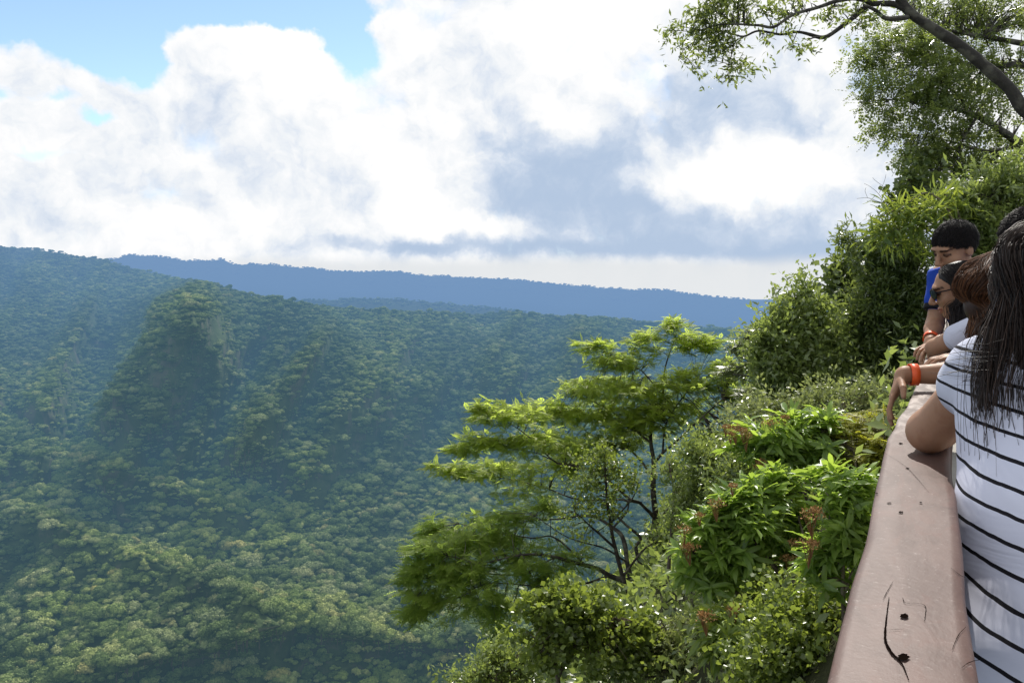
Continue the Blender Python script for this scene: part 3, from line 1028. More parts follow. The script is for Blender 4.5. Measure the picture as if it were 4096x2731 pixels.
M_bamboo = leaf_mat('bamboo_leaves', (.055, .11, .025), (.20, .28, .05), .36, .5, .44, (.52, .60, .08))
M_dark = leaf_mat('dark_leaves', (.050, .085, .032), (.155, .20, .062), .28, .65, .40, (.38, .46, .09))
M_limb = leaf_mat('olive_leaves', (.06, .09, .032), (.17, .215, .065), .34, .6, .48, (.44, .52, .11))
M_bark = bark_mat('dark_bark', (.020, .016, .012), (.060, .050, .040))
M_bark2 = bark_mat('grey_bark', (.028, .024, .019), (.085, .076, .064), 13)
M_lichen = bark_mat('lichen_bark', (.022, .019, .015), (.062, .057, .047), 22)
M_twig = bark_mat('twig_bark', (.055, .042, .030), (.14, .115, .085), 20)
m_flow, t, out = new_mat('rusty_flowers')
c = t.mix(t.attr('tint'), (.22, .115, .048, 1), (.56, .33, .13, 1))
p = principled(t, c, .8, .1); t.put(out.inputs[0], p.outputs[0])
m_flowy, t, out = new_mat('yellow_flowers')
c = t.mix(t.attr('tint'), (.40, .24, .01, 1), (.75, .52, .03, 1))
p = principled(t, c, .7, .2); t.put(out.inputs[0], p.outputs[0])

feather = T_pinnate(9, .34, .050, .22)
feather_s = T_pinnate(6, .34, .075, .30)
oval, rhomb, lance, blade = T_oval(.20), T_rhomb(.22), T_lance(.105, .30), T_lance(.055, .30, .01)
ovalw = T_oval(.19, .05, .05)

ZA = lambda x, y: ((1550 + x / 1.0446) / 4, (1230 + y / 1.0446) / 4)
ZB = lambda x, y: ((2900 + x / 1.96) / 4, (900 + y / 1.96) / 4)
ZC = lambda x, y: ((2600 + x / 1.451) / 4, (1650 + y / 1.451) / 4)
ZD = lambda x, y: ((2600 + x / 1.4933) / 4, (0 + y / 1.4933) / 4)
ZE = lambda x, y: ((1700 + x / 2.138) / 4, (2000 + y / 2.138) / 4)

# ------------------------------------------------------------------ the feathery tree in the middle
K1 = K_feather(feather, 9, .215, .9, .60)
plant('feathery_tree', 'tall feathery tree with flat yellow-green layers and a dark upright trunk', 'tree', (1195, 1330), 22,
      [[(1195, 1340, 0, .13), (1185, 1150, 0, .12), (1168, 1010, 0, .12), (1120, 950, 0, .105), (1118, 880, 0, .085), (1108, 750, 0, .075), (1110, 655, 0, .065), (1098, 560, 0, .05), (1110, 470, .3, .04), (1150, 360, .5, .028), (1160, 250, .6, .02), (1200, 130, .6, .01)],
       [(1110, 655, 0, .045), (1150, 605, -.4, .035), (1210, 555, -.8, .028), (1300, 470, -1.2, .02), (1400, 380, -1.5, .012)],
       [(1150, 605, -.3, .03), (1160, 500, -.3, .022), (1200, 420, -.2, .018), (1290, 300, 0, .012)],
       [(1135, 350, .4, .025), (1070, 270, .3, .017), (1010, 240, .2, .012), (880, 165, 0, .007)],
       [(1100, 560, 0, .03), (1020, 500, .6, .022), (930, 430, 1.0, .015), (760, 340, 1.2, .008)],
       [(1118, 880, 0, .055), (1060, 815, -.4, .04), (1000, 790, -.6, .035), (890, 690, -1.0, .028), (780, 660, -1.2, .022), (690, 635, -1.4, .018), (570, 520, -1.6, .012), (430, 440, -1.6, .007)],
       [(1060, 815, -.4, .035), (960, 800, .2, .03), (800, 800, .8, .022), (640, 745, 1.0, .018), (430, 700, 1.2, .012), (230, 665, 1.2, .006)],
       [(690, 635, -1.4, .015), (600, 600, -1.4, .012), (420, 580, -1.3, .008), (310, 590, -1.2, .005)],
       [(1105, 700, 0, .035), (1020, 600, .8, .025), (900, 560, 1.4, .018), (760, 470, 1.6, .012), (640, 420, 1.6, .007)],
       [(1120, 900, 0, .03), (1200, 800, -.6, .022), (1230, 720, -.8, .014), (1270, 660, -.9, .008)]],
      [(1170, 130, 170, 48, .5, 90), (1190, 75, 60, 25, .5, 22), (860, 160, 85, 26, .1, 30), (960, 225, 130, 38, .2, 55), (1290, 150, 90, 36, 0, 40),
       (1020, 330, 230, 50, .3, 130), (800, 340, 80, 26, 1.0, 32), (1320, 290, 150, 50, -.6, 90), (1420, 250, 60, 26, -1, 24), (1440, 370, 90, 40, -1.4, 45), (1180, 420, 200, 55, 0, 110),
       (500, 445, 150, 38, -1.5, 70), (390, 410, 40, 26, -1.6, 16), (700, 440, 130, 42, 1.4, 65), (880, 440, 170, 50, 1.0, 85), (1060, 480, 150, 50, .2, 70),
       (420, 560, 125, 38, -1.3, 52), (310, 590, 40, 20, -1.2, 14), (620, 560, 170, 48, -1.2, 85), (820, 580, 150, 50, .9, 66), (980, 560, 120, 40, 1, 48),
       (270, 675, 60, 24, 1.2, 24), (190, 660, 28, 8, 1.2, 6), (420, 680, 110, 38, 1.1, 52), (600, 680, 150, 48, .6, 66), (760, 660, 90, 36, -.8, 32),
       (1400, 540, 110, 34, -1.4, 44), (1500, 470, 70, 22, -1.6, 22), (1250, 690, 70, 40, -.8, 24), (560, 750, 100, 32, 1.0, 26), (1480, 560, 70, 22, -1.5, 20)],
      K1, M_feather, M_bark, ZA, seed=21, twig_r=.009, tw_frac=.45, dens=1.5, spread=1.13)

K2 = K_feather(feather_s, 9, .215, .9, .48)
plant('leaning_tree', 'leaning tree with bare forking grey stems and dark green leaves spread low to the left', 'tree', (1130, 1340), 20.5,
      [[(1140, 1345, 0, .10), (1090, 1240, 0, .10), (1025, 1160, 0, .09), (930, 1115, -.2, .06), (830, 1075, -.5, .05), (700, 1040, -1.0, .038), (560, 1030, -1.3, .028), (400, 1060, -1.6, .018), (250, 1040, -1.8, .01)],
       [(1025, 1160, 0, .075), (1000, 1060, .1, .06), (985, 965, .2, .055), (940, 920, .4, .045), (850, 870, .8, .03), (700, 880, 1.2, .02), (520, 900, 1.5, .012)],
       [(1130, 1330, .2, .07), (1095, 1200, .3, .06), (1060, 1080, .3, .055), (1038, 1000, .3, .045), (1055, 960, .3, .04), (980, 890, .2, .03), (880, 790, .2, .02)],
       [(930, 1115, -.2, .035), (820, 1150, -.8, .025), (640, 1160, -1.4, .018), (420, 1150, -1.8, .012), (300, 1210, -2, .007)],
       [(830, 1075, -.5, .03), (700, 960, -.2, .022), (600, 960, 0, .018), (420, 930, 0, .012), (300, 900, 0, .007)],
       [(700, 1040, -1, .02), (560, 1110, -1.2, .015), (380, 1110, -1.4, .01), (180, 1130, -1.6, .006)],
       [(940, 920, .4, .03), (1000, 850, .4, .022), (1010, 780, .5, .014)], [(1000, 1060, .1, .03), (900, 1000, -.6, .022), (760, 960, -1, .014), (620, 870, -1.2, .008)]],
      [(430, 905, 150, 42, 0, 60), (250, 930, 100, 40, 0, 46), (180, 915, 60, 28, 0, 20), (560, 860, 110, 40, -.6, 46), (650, 830, 60, 30, -1, 22), (330, 990, 140, 46, -.8, 70), (180, 1010, 90, 44, -1.6, 46), (110, 1100, 55, 60, -1.7, 46), (240, 1100, 110, 56, -1.7, 70),
       (420, 1090, 120, 50, -1.5, 60), (560, 1050, 110, 46, -1.2, 46), (500, 960, 120, 50, .5, 52), (330, 1200, 150, 46, -1.9, 62), (150, 1215, 80, 50, -1.9, 46), (110, 1270, 45, 26, -1.9, 16), (460, 1250, 110, 34, -1.7, 34), (660, 1120, 90, 40, -1.2, 36), (760, 1050, 80, 36, -.6, 24), (620, 1230, 60, 36, -1.6, 18),
       (450, 1350, 50, 45, -1.5, 20), (480, 1420, 45, 30, -1.4, 12)],
      K2, M_feather2, M_bark2, ZA, seed=22, twig_r=.008, tw_frac=.45, dens=1.0, spread=1.22)

K3 = K_bushy(oval, 10, .16, .14, .35, .4, .40)
plant('glossy_tree', 'slender tree with small dark glossy leaves growing in front of the feathery tree', 'tree', (1050, 1330), 18,
      [[(1060, 1340, 0, .06), (1010, 1200, 0, .05), (960, 1040, 0, .045), (930, 900, 0, .035), (915, 760, 0, .025), (905, 620, 0, .012)],
       [(950, 1000, 0, .03), (860, 920, -.3, .02), (780, 850, -.5, .01)], [(930, 900, 0, .025), (1020, 800, .2, .015), (1050, 730, .2, .008)],
       [(985, 1120, 0, .03), (1080, 1000, .2, .02), (1180, 960, .3, .012)]],
      [(905, 610, 32, 40, 0, 26), (870, 660, 66, 40, 0, 46), (950, 680, 50, 50, .2, 34), (840, 750, 70, 56, -.3, 46), (960, 770, 80, 50, .2, 40), (900, 850, 110, 50, 0, 40), (1020, 730, 60, 40, .2, 24), (780, 870, 70, 36, -.4, 20), (1150, 960, 70, 50, .3, 26), (1190, 1060, 50, 60, .3, 26), (1150, 1000, 40, 50, .3, 14), (820, 950, 90, 40, -.4, 16)],
      K3, M_gloss, M_bark, ZA, seed=23, twig_r=.007, tw_frac=.4)

K4 = K_bushy(ovalw, 12, .14, .055, .9, .5, .50, .35)
plant('glossy_shrub', 'rounded shrub of upright oval glossy leaves at the bottom of the picture', 'shrub', (1150, 1700), 8.6,
      [[(1150, 1720, 0, .03), (1130, 1450, 0, .025), (1060, 1200, 0, .02), (980, 950, .1, .012), (930, 850, .1, .006)], [(1140, 1500, 0, .025), (1250, 1250, 0, .018), (1300, 1000, .1, .012), (1380, 830, .1, .006)],
       [(1250, 1250, 0, .018), (1500, 1150, .2, .014), (1620, 1000, .3, .007)], [(1130, 1450, 0, .02), (1020, 1250, -.2, .014), (880, 1120, -.2, .008)]],
      [(960, 945, 150, 90, .1, 60), (1250, 895, 180, 80, .1, 60), (1400, 925, 130, 110, .2, 55), (1080, 1055, 200, 120, 0, 70), (1350, 1055, 200, 120, .1, 70), (1600, 1055, 130, 90, .4, 40), (1780, 1105, 110, 90, .5, 34), (860, 1150, 80, 70, -.2, 24), (1180, 1170, 220, 130, 0, 70), (1500, 1170, 230, 110, .3, 70), (1760, 1190, 160, 110, .5, 46), (980, 1340, 150, 120, -.2, 40), (1280, 1370, 260, 140, 0, 64), (1600, 1370, 240, 140, .3, 60), (1880, 1160, 80, 90, .6, 22)],
      K4, M_gloss, M_twig, ZE, seed=24, twig_r=.005, tw_frac=.5)

K5 = K_bushy(rhomb, 18, .062, .085, .7, .5, .5, .3)
plant('small_leaved_shrub', 'low small-leaved bush at the bottom left of the glossy shrub', 'shrub', (750, 1700), 9.6,
      [[(800, 1720, 0, .025), (760, 1560, 0, .02), (700, 1400, 0, .01)], [(780, 1640, 0, .02), (560, 1500, -.2, .012), (480, 1430, -.2, .006)]],
      [(680, 1370, 140, 70, 0, 80), (560, 1400, 110, 70, -.2, 56), (780, 1480, 190, 110, 0, 100), (560, 1500, 150, 90, -.2, 70), (400, 1540, 120, 60, -.3, 44), (880, 1330, 70, 70, .1, 30), (650, 1620, 300, 110, 0, 90)],
      K5, M_small, M_twig, ZE, seed=25, twig_r=.004, tw_frac=.4)
# a spray of yellow blossom at the foot of the glossy shrub
K5b = K_bushy(rhomb, 16, .055, .045, .6, .5, .45, .4)
plant('pale_leaved_shrub', 'pale green small-leaved bush between the glossy shrub and the flowering shrub', 'shrub', (160, 1700), 9.2,
      [[(180, 1720, 0, .03), (150, 1500, 0, .022), (120, 1300, .1, .012), (60, 1200, .1, .006)], [(170, 1600, 0, .02), (250, 1350, 0, .014), (260, 1200, .1, .006)]],
      [(60, 1310, 130, 60, .1, 80), (230, 1230, 90, 50, .2, 60), (320, 1260, 80, 60, 0, 44), (100, 1380, 190, 90, 0, 130), (-60, 1380, 120, 90, .1, 70), (60, 1500, 260, 100, 0, 140), (280, 1430, 110, 110, -.1, 60), (-120, 1480, 120, 110, .1, 60), (380, 1540, 150, 90, -.2, 60)],
      K5b, M_silver, M_twig, ZC, seed=26, twig_r=.004, tw_frac=.3)

# thin-leaved bush behind the flowering shrubs, beside the dark trunk
plant('twiggy_shrub', 'twiggy small-leaved bush behind the flowering shrubs right of the dark trunk', 'shrub', (330, 900), 12,
      [[(330, 920, 0, .03), (330, 700, 0, .02), (300, 450, 0, .012), (290, 260, 0, .006)], [(330, 700, 0, .02), (440, 450, .1, .012), (470, 300, .1, .006)], [(330, 760, 0, .02), (200, 560, 0, .01), (150, 470, 0, .006)], [(110, 900, .2, .03), (125, 650, .2, .025), (140, 480, .2, .016), (110, 300, .2, .008)]],
      [(330, 270, 120, 80, 0, 90), (430, 330, 110, 90, .1, 80), (280, 420, 130, 110, 0, 90), (440, 470, 110, 70, .1, 56), (200, 540, 90, 90, 0, 50), (330, 560, 140, 90, .1, 60), (240, 240, 70, 60, 0, 24), (120, 330, 80, 50, .3, 26), (160, 640, 80, 70, .2, 30), (500, 170, 90, 60, .3, 30)],
      K_bushy(rhomb, 20, .075, .10, .5, .5, .5, .4), M_small, M_twig, ZC, seed=27, twig_r=.005, tw_frac=.55)

# ------------------------------------------------------------------ shrubs with long leaves in rosettes and rusty flower heads
K7 = K_bushy(lance, 12, .21, .05, .3, .4, .5, .5, True)


def flower_head(root, x, y, D, rad=.055, m=None, seed=0):
    r = np.random.default_rng(seed)
    c = at(*ZC(x, y), D)
    b = Bag()
    n = 90
    d = unit(r.normal(size=(n, 3))); d[:, 2] = np.abs(d[:, 2]) * .55
    P = c + d * rad * r.random((n, 1)) ** .4
    place_leaves(b, rhomb, P, unit(r.normal(size=(n, 3)) + [0, 0, .8]), r.normal(size=(n, 3)), r.uniform(.014, .028, n), r.random(n))
    for k in range(7):
        V, F = tube(np.linspace(c - np.array([0, 0, rad * 1.6]), P[k], 4), [.003, .003, .002, .002], 4); b.add(V, F, 0)
    o = b.build('flower_head', m or m_flow, root)
    return o


SH = [
 ('flowering_shrub', 'flowering shrub with long leaves at the top of the slope below the dense green tree', (860, 420), 7.6,
  [[(900, 520, 0, .02), (880, 330, 0, .016), (780, 180, 0, .01), (740, 120, 0, .006)], [(890, 420, 0, .016), (960, 230, 0, .01), (1000, 110, 0, .006)], [(780, 300, 0, .014), (620, 220, .1, .010), (520, 170, .1, .006)]],
  [(740, 150, 120, 55, 0, 24), (880, 90, 130, 60, .1, 24), (1000, 90, 90, 60, .1, 16), (960, 220, 120, 70, 0, 20), (820, 250, 150, 60, 0, 22), (640, 190, 90, 60, .1, 14), (570, 270, 60, 60, .1, 7)],
  [(440, 88), (500, 98), (545, 112), (470, 130), (560, 140), (650, 292), (780, 30), (700, 70), (640, 320)]),
 ('flowering_shrub', 'broad flowering shrub with long drooping leaves in the middle of the slope', (800, 930), 6.8,
  [[(1090, 1380, -.1, .028), (900, 1290, 0, .024), (720, 1190, 0, .02), (560, 1080, .1, .014), (420, 1010, .1, .008)], [(960, 1250, 0, .022), (850, 1060, 0, .018), (740, 930, 0, .016), (640, 800, 0, .012), (600, 690, 0, .007)], [(740, 930, 0, .015), (680, 760, .1, .01), (770, 500, .2, .006)], [(560, 1080, .1, .012), (330, 900, .2, .01), (250, 840, .2, .006)], [(850, 1060, 0, .016), (890, 760, 0, .012), (860, 600, .1, .007)]],
  [(600, 500, 140, 70, .2, 22), (740, 420, 110, 60, .3, 16), (480, 560, 90, 60, .1, 14), (620, 640, 140, 90, 0, 26), (420, 660, 110, 70, .1, 18), (320, 690, 80, 50, .2, 12), (260, 820, 90, 60, .2, 12), (420, 830, 120, 80, .1, 20), (560, 800, 120, 90, 0, 20), (760, 620, 110, 80, .2, 16), (720, 780, 110, 80, .1, 14), (870, 620, 80, 70, .2, 12), (430, 1000, 120, 60, .1, 14), (880, 840, 110, 80, .1, 14), (220, 930, 60, 40, .2, 6)],
  [(480, 430), (390, 535), (265, 580), (290, 600), (200, 685), (150, 765), (215, 780), (235, 790), (400, 840), (835, 755), (800, 855)]),
 ('flowering_shrub', 'bright green flowering shrub with a fan of narrow leaves low on the slope', (560, 1480), 6.2,
  [[(640, 1620, 0, .022), (580, 1420, 0, .014), (560, 1320, 0, .008)], [(600, 1480, 0, .014), (450, 1350, .1, .01), (430, 1290, .1, .006)]],
  [(560, 1290, 150, 60, 0, 26), (440, 1270, 90, 60, .1, 16), (660, 1310, 80, 50, 0, 12), (540, 1390, 130, 60, .1, 14), (380, 1340, 60, 40, .1, 6)],
  [(310, 1180), (330, 1190), (495, 1140), (480, 1150), (660, 1215)]),
 ('flowering_shrub', 'tall-stemmed flowering shrub with dark leaves hard against the railing', (1130, 1150), 5.2,
  [[(1130, 1250, 0, .016), (1120, 900, 0, .013), (1180, 620, 0, .009), (1210, 480, 0, .005)], [(1120, 950, 0, .013), (1040, 700, 0, .008), (1050, 560, 0, .005)], [(1125, 1050, 0, .012), (1220, 800, 0, .008), (1230, 700, 0, .005)]],
  [(1190, 430, 80, 70, 0, 10), (1120, 520, 110, 80, 0, 13), (1220, 620, 60, 80, 0, 9), (1080, 680, 110, 80, 0, 12), (1130, 820, 120, 80, 0, 13), (1010, 840, 100, 70, .1, 9), (1000, 960, 120, 90, .1, 11), (1100, 1020, 90, 90, 0, 9), (1040, 400, 80, 50, .2, 7)],
  [(960, 575), (945, 600), (975, 590), (940, 765), (925, 775), (1190, 500)]),
]
for k, (nm, lab, bpx, D, limbs, pads, fl) in enumerate(SH):
    root = plant(nm, lab, 'shrub', bpx, D, limbs, pads, K7 if k != 2 else K_bushy(T_lance(.085, .35), 17, .21, .05, .3, .4, .8, .5, True), M_big if k != 2 else M_bamboo, M_twig, ZC, group='flowering shrubs below the railing', wood_name='stems', leaf_name='leaves', seed=40 + k, scale=.95 if k < 3 else .82, twig_r=.006, tw_frac=.9, dens=1.25, spread=1.22)
    for q, (x, y) in enumerate(fl):
        if q % 3 == 2 and k in (1, 3): continue
        flower_head(root, x, y, D - .12, .050 + .018 * ((q * 5) % 3), seed=70 + q)

plant('yellowish_shrub', 'yellow-green fine-leaved bush close to the railing below the resting hand', 'shrub', (1200, 520), 7.4,
      [[(1230, 600, 0, .02), (1210, 400, 0, .014), (1180, 220, 0, .008)], [(1215, 450, 0, .014), (1320, 250, 0, .008), (1370, 120, 0, .005)]],
      [(1200, 150, 130, 70, .2, 70), (1320, 110, 90, 80, .2, 50), (1100, 130, 90, 60, .3, 40), (1230, 250, 130, 90, .1, 80), (1340, 240, 70, 100, 0, 50), (1150, 330, 110, 80, .2, 50), (1280, 360, 110, 90, 0, 60), (1180, 60, 150, 60, .5, 60), (1300, 30, 100, 50, .5, 40), (1220, 450, 110, 70, 0, 40)],
      K_feather(feather_s, 5, .115, .9, .45), M_yel, M_twig, ZC, seed=50, twig_r=.004, tw_frac=.4)


# ------------------------------------------------------------------ the mixed bushes between, so the slope is one mass
FILL = [
 ('round_shrub', 'mid-green bush in the gap under the broad flowering shrub', (720, 1300), 8.0, [(600, 960, 200, 110, 0, 120), (760, 1050, 200, 110, 0, 110), (480, 1100, 160, 90, .1, 70), (840, 940, 150, 110, .2, 70), (640, 1130, 200, 80, -.2, 90)], 'a', M_small),
 ('round_shrub', 'pale leafy bush at the very bottom beside the railing', (800, 1560), 5.5, [(800, 1420, 160, 90, 0, 90), (900, 1320, 140, 100, 0, 80), (700, 1500, 180, 90, -.1, 90), (940, 1450, 110, 120, -.1, 60), (820, 1230, 140, 90, .2, 60), (960, 1180, 110, 90, .1, 50)], 'b', M_gloss),
 ('round_shrub', 'dark bush filling the slope behind the flowering shrubs', (900, 900), 9.2, [(700, 330, 180, 90, 0, 90), (900, 420, 180, 100, -.2, 90), (1050, 560, 150, 120, -.4, 80), (520, 420, 120, 90, 0, 50), (800, 560, 180, 100, -.3, 80), (560, 720, 170, 100, -.5, 80), (900, 720, 180, 110, -.6, 80), (1080, 760, 120, 120, -.8, 50), (400, 820, 150, 90, -.5, 60), (700, 900, 180, 90, -.7, 70)], 'a', M_dark),
 ('round_shrub', 'light green bush against the railing under the yellowish bush', (1200, 700), 7.6, [(1180, 420, 120, 80, .3, 60), (1280, 420, 80, 80, 0, 40), (1240, 560, 90, 90, -.2, 40)], 'b', M_small),
 ('round_shrub', 'dull green bush under the dense tree beside the thin sapling', (820, 120), 10.5, [(700, 40, 180, 70, .2, 90), (900, 20, 180, 80, .2, 90), (1100, -20, 160, 90, .2, 80), (620, 100, 110, 60, 0, 40), (1000, 60, 160, 80, 0, 70), (1250, -60, 140, 90, .2, 60)], 'a', M_silver),
]
for k, (nm, lab, bpx, D, pads, ty, mt) in enumerate(FILL):
    bx = bpx[0]
    limbs = [[(bx, bpx[1] + 60, 0, .02), (bx + (pads[0][0] - bx) * .5, (pads[0][1] + bpx[1]) / 2, 0, .014), (pads[0][0], pads[0][1], 0, .006)],
             [(bx, bpx[1] + 60, 0, .02), (bx + (pads[1][0] - bx) * .5, (pads[1][1] + bpx[1]) / 2, 0, .014), (pads[1][0], pads[1][1], 0, .006)],
             [(bx, bpx[1] + 60, 0, .016), (bx + (pads[2][0] - bx) * .5, (pads[2][1] + bpx[1]) / 2, 0, .010), (pads[2][0], pads[2][1], 0, .005)]]
    kd = K_bushy(rhomb, 20, .070, .085, .5, .5, .5, .4) if ty == 'a' else K_bushy(oval, 12, .085, .085, .6, .5, .5, .4)
    plant(nm, lab, 'shrub', bpx, D, limbs, pads, kd, mt, M_twig, ZC, group='bushes filling the slope', wood_name='stems', leaf_name='leaves', seed=60 + k, twig_r=.004, tw_frac=.35, dens=1.6, spread=1.15)

# ------------------------------------------------------------------ trees at the right, along the rim
plant('dense_tree', 'dense small-leaved green tree with a pointed top left of the people', 'tree', (900, 1700), 13.5,
      [[(900, 1720, 0, .10), (850, 1400, 0, .085), (760, 1150, 0, .06), (660, 900, 0, .045), (630, 700, 0, .025), (635, 520, 0, .010)], [(850, 1400, 0, .06), (700, 1290, -.3, .045), (500, 1210, -.5, .03), (300, 1190, -.6, .018), (60, 1170, -.6, .008)],
       [(760, 1150, 0, .05), (500, 980, -.3, .03), (300, 940, -.4, .015), (200, 980, -.4, .008)], [(800, 1250, 0, .05), (960, 1050, .3, .035), (1020, 850, .4, .02), (1040, 700, .4, .01)], [(880, 1500, 0, .04), (600, 1420, -.2, .03), (420, 1400, -.3, .015), (300, 1330, -.3, .008)]],
      [(635, 520, 28, 30, 0, 12), (615, 580, 30, 40, 0, 16), (640, 660, 70, 60, 0, 46), (560, 740, 90, 60, -.1, 56), (440, 790, 70, 50, -.3, 34), (640, 790, 120, 80, 0, 80), (330, 900, 90, 60, -.4, 50), (470, 900, 110, 80, -.3, 80), (700, 900, 160, 90, .1, 110), (260, 1010, 80, 60, -.4, 46), (400, 1040, 120, 80, -.4, 90), (600, 1060, 150, 90, -.2, 120), (800, 1020, 150, 100, .2, 100), (350, 1180, 90, 70, -.5, 50), (480, 1190, 120, 80, -.4, 80), (700, 1200, 160, 100, -.1, 110), (330, 1290, 60, 60, -.4, 26), (430, 1340, 90, 70, -.4, 50), (640, 1350, 140, 90, -.2, 76), (900, 1200, 140, 110, .2, 80), (940, 900, 110, 90, .4, 60), (850, 1370, 150, 90, .1, 64), (400, 1420, 60, 40, -.3, 14), (560, 1450, 130, 70, -.2, 50)],
      K_bushy(rhomb, 22, .105, .13, .4, .6, .48, .5), M_small, M_bark2, ZB, seed=31, twig_r=.007, tw_frac=.35)
plant('sparse_tree', 'thin grey-green sapling with wispy leaves at the left of the dense tree', 'tree', (420, 1720), 15,
      [[(420, 1740, 0, .04), (360, 1500, 0, .03), (250, 1350, 0, .02), (180, 1290, 0, .008)], [(360, 1500, 0, .025), (250, 1250, 0, .018), (170, 1020, 0, .012), (140, 900, 0, .006)], [(250, 1250, 0, .014), (110, 1180, 0, .006)]],
      [(220, 830, 60, 26, 0, 16), (160, 920, 50, 50, 0, 18), (240, 880, 60, 40, 0, 16), (130, 980, 40, 20, 0, 8), (110, 1120, 70, 30, 0, 20), (200, 1090, 60, 40, 0, 16), (60, 1150, 50, 20, 0, 10), (190, 1310, 60, 36, 0, 18), (260, 1400, 90, 60, 0, 30), (330, 1470, 90, 60, 0, 26)],
      K_feather(feather_s, 5, .22, 1.0, .5), M_silver, M_bark2, ZB, seed=32, twig_r=.006, tw_frac=.8)
plant('broad_leaved_tree', 'tree with large upright leaves against the sky left of the boy', 'tree', (1000, 1500), 15.5,
      [[(1010, 1500, 0, .07), (1000, 1000, 0, .05), (980, 700, 0, .035), (930, 520, 0, .02), (900, 380, 0, .01)], [(990, 800, 0, .03), (880, 660, -.1, .018), (790, 590, -.1, .008)], [(980, 700, 0, .025), (1030, 520, .1, .015), (1000, 320, .1, .007)], [(1000, 640, 0, .02), (1150, 450, .2, .012), (1150, 330, .2, .006)]],
      [(880, 350, 45, 45, 0, 16), (900, 450, 60, 60, 0, 24), (850, 440, 30, 50, -.1, 8), (1000, 300, 35, 50, .1, 14), (980, 420, 50, 50, .1, 18), (930, 540, 70, 60, 0, 26), (800, 590, 40, 40, -.1, 14), (870, 620, 60, 40, -.1, 18), (1130, 330, 50, 40, .2, 14), (1080, 420, 60, 50, .2, 18), (960, 600, 60, 50, 0, 18)],
      K_bushy(ovalw, 9, .24, .10, .8, .4, .45, .3), M_dark, M_bark, ZB, seed=33, twig_r=.008, tw_frac=.8)
plant('fine_leaved_tree', 'bushy fine-leaved tree beside the boy in the blue shirt', 'tree', (1350, 1500), 14,
      [[(1350, 1500, 0, .08), (1330, 1100, 0, .06), (1300, 800, 0, .045), (1250, 550, 0, .025), (1150, 300, 0, .012)], [(1300, 800, 0, .035), (1420, 600, .2, .02), (1500, 420, .2, .01)], [(1310, 900, 0, .03), (1150, 720, -.2, .018), (1050, 640, -.2, .008)], [(1250, 550, 0, .018), (1080, 190, 0, .01), (980, 110, -.1, .007), (900, 90, -.1, .004)]],
      [(1100, 190, 70, 40, 0, 36), (1200, 180, 90, 50, 0, 50), (920, 100, 45, 34, -.1, 14), (1000, 140, 40, 24, -.1, 9), (1320, 260, 120, 70, 0, 80), (1460, 260, 110, 80, .2, 70), (1200, 300, 90, 60, 0, 50), (1300, 430, 150, 90, 0, 110), (1470, 430, 110, 100, .2, 80), (1180, 520, 130, 90, -.2, 90), (1350, 620, 160, 110, 0, 130), (1500, 620, 90, 120, .2, 70), (1120, 680, 120, 80, -.2, 80), (1250, 800, 170, 100, 0, 120), (1450, 830, 140, 120, .1, 100), (1100, 850, 130, 90, -.1, 80), (1350, 1000, 180, 110, 0, 110), (1120, 1000, 130, 100, -.1, 80), (1520, 1000, 100, 100, 0, 50), (1250, 1180, 170, 100, 0, 90), (1430, 1150, 130, 110, 0, 70), (1080, 1180, 130, 90, 0, 60), (1180, 1330, 160, 90, 0, 60)],
      K_bushy(T_rhomb(.13, .03, .15), 24, .13, .13, .2, .7, .45, .6), M_dark, M_bark2, ZB, seed=34, twig_r=.007, tw_frac=.35)
plant('bamboo_clump', 'clump of light green bamboo leaves above the boy', 'bamboo', (1700, 1500), 12.5,
      [[(1850, 1560, 0, .03), (1800, 1300, 0, .025), (1650, 1150, 0, .012), (1450, 1290, 0, .005)], [(1880, 1560, .1, .03), (1830, 1250, .1, .02), (1720, 1120, .1, .006)], [(1860, 1560, .1, .025), (1780, 1330, .1, .018), (1560, 1230, 0, .010), (1380, 1290, 0, .004)], [(1800, 1400, 0, .015), (1650, 1350, 0, .01), (1480, 1370, 0, .004)]],
      [(1480, 1260, 60, 50, 0, 18), (1400, 1320, 70, 40, 0, 20), (1540, 1330, 110, 60, 0, 34), (1620, 1250, 90, 60, 0, 28), (1740, 1180, 80, 60, .1, 24), (1650, 1390, 110, 50, 0, 28), (1800, 1260, 80, 60, .1, 20), (1460, 1400, 80, 40, 0, 18)],
      K_bushy(blade, 7, .30, .10, .25, .9, .45, .5), M_bamboo, M_twig, ZD, dens=.75, seed=35, wood_name='stems', leaf_name='leaves', twig_r=.006, tw_frac=.7)
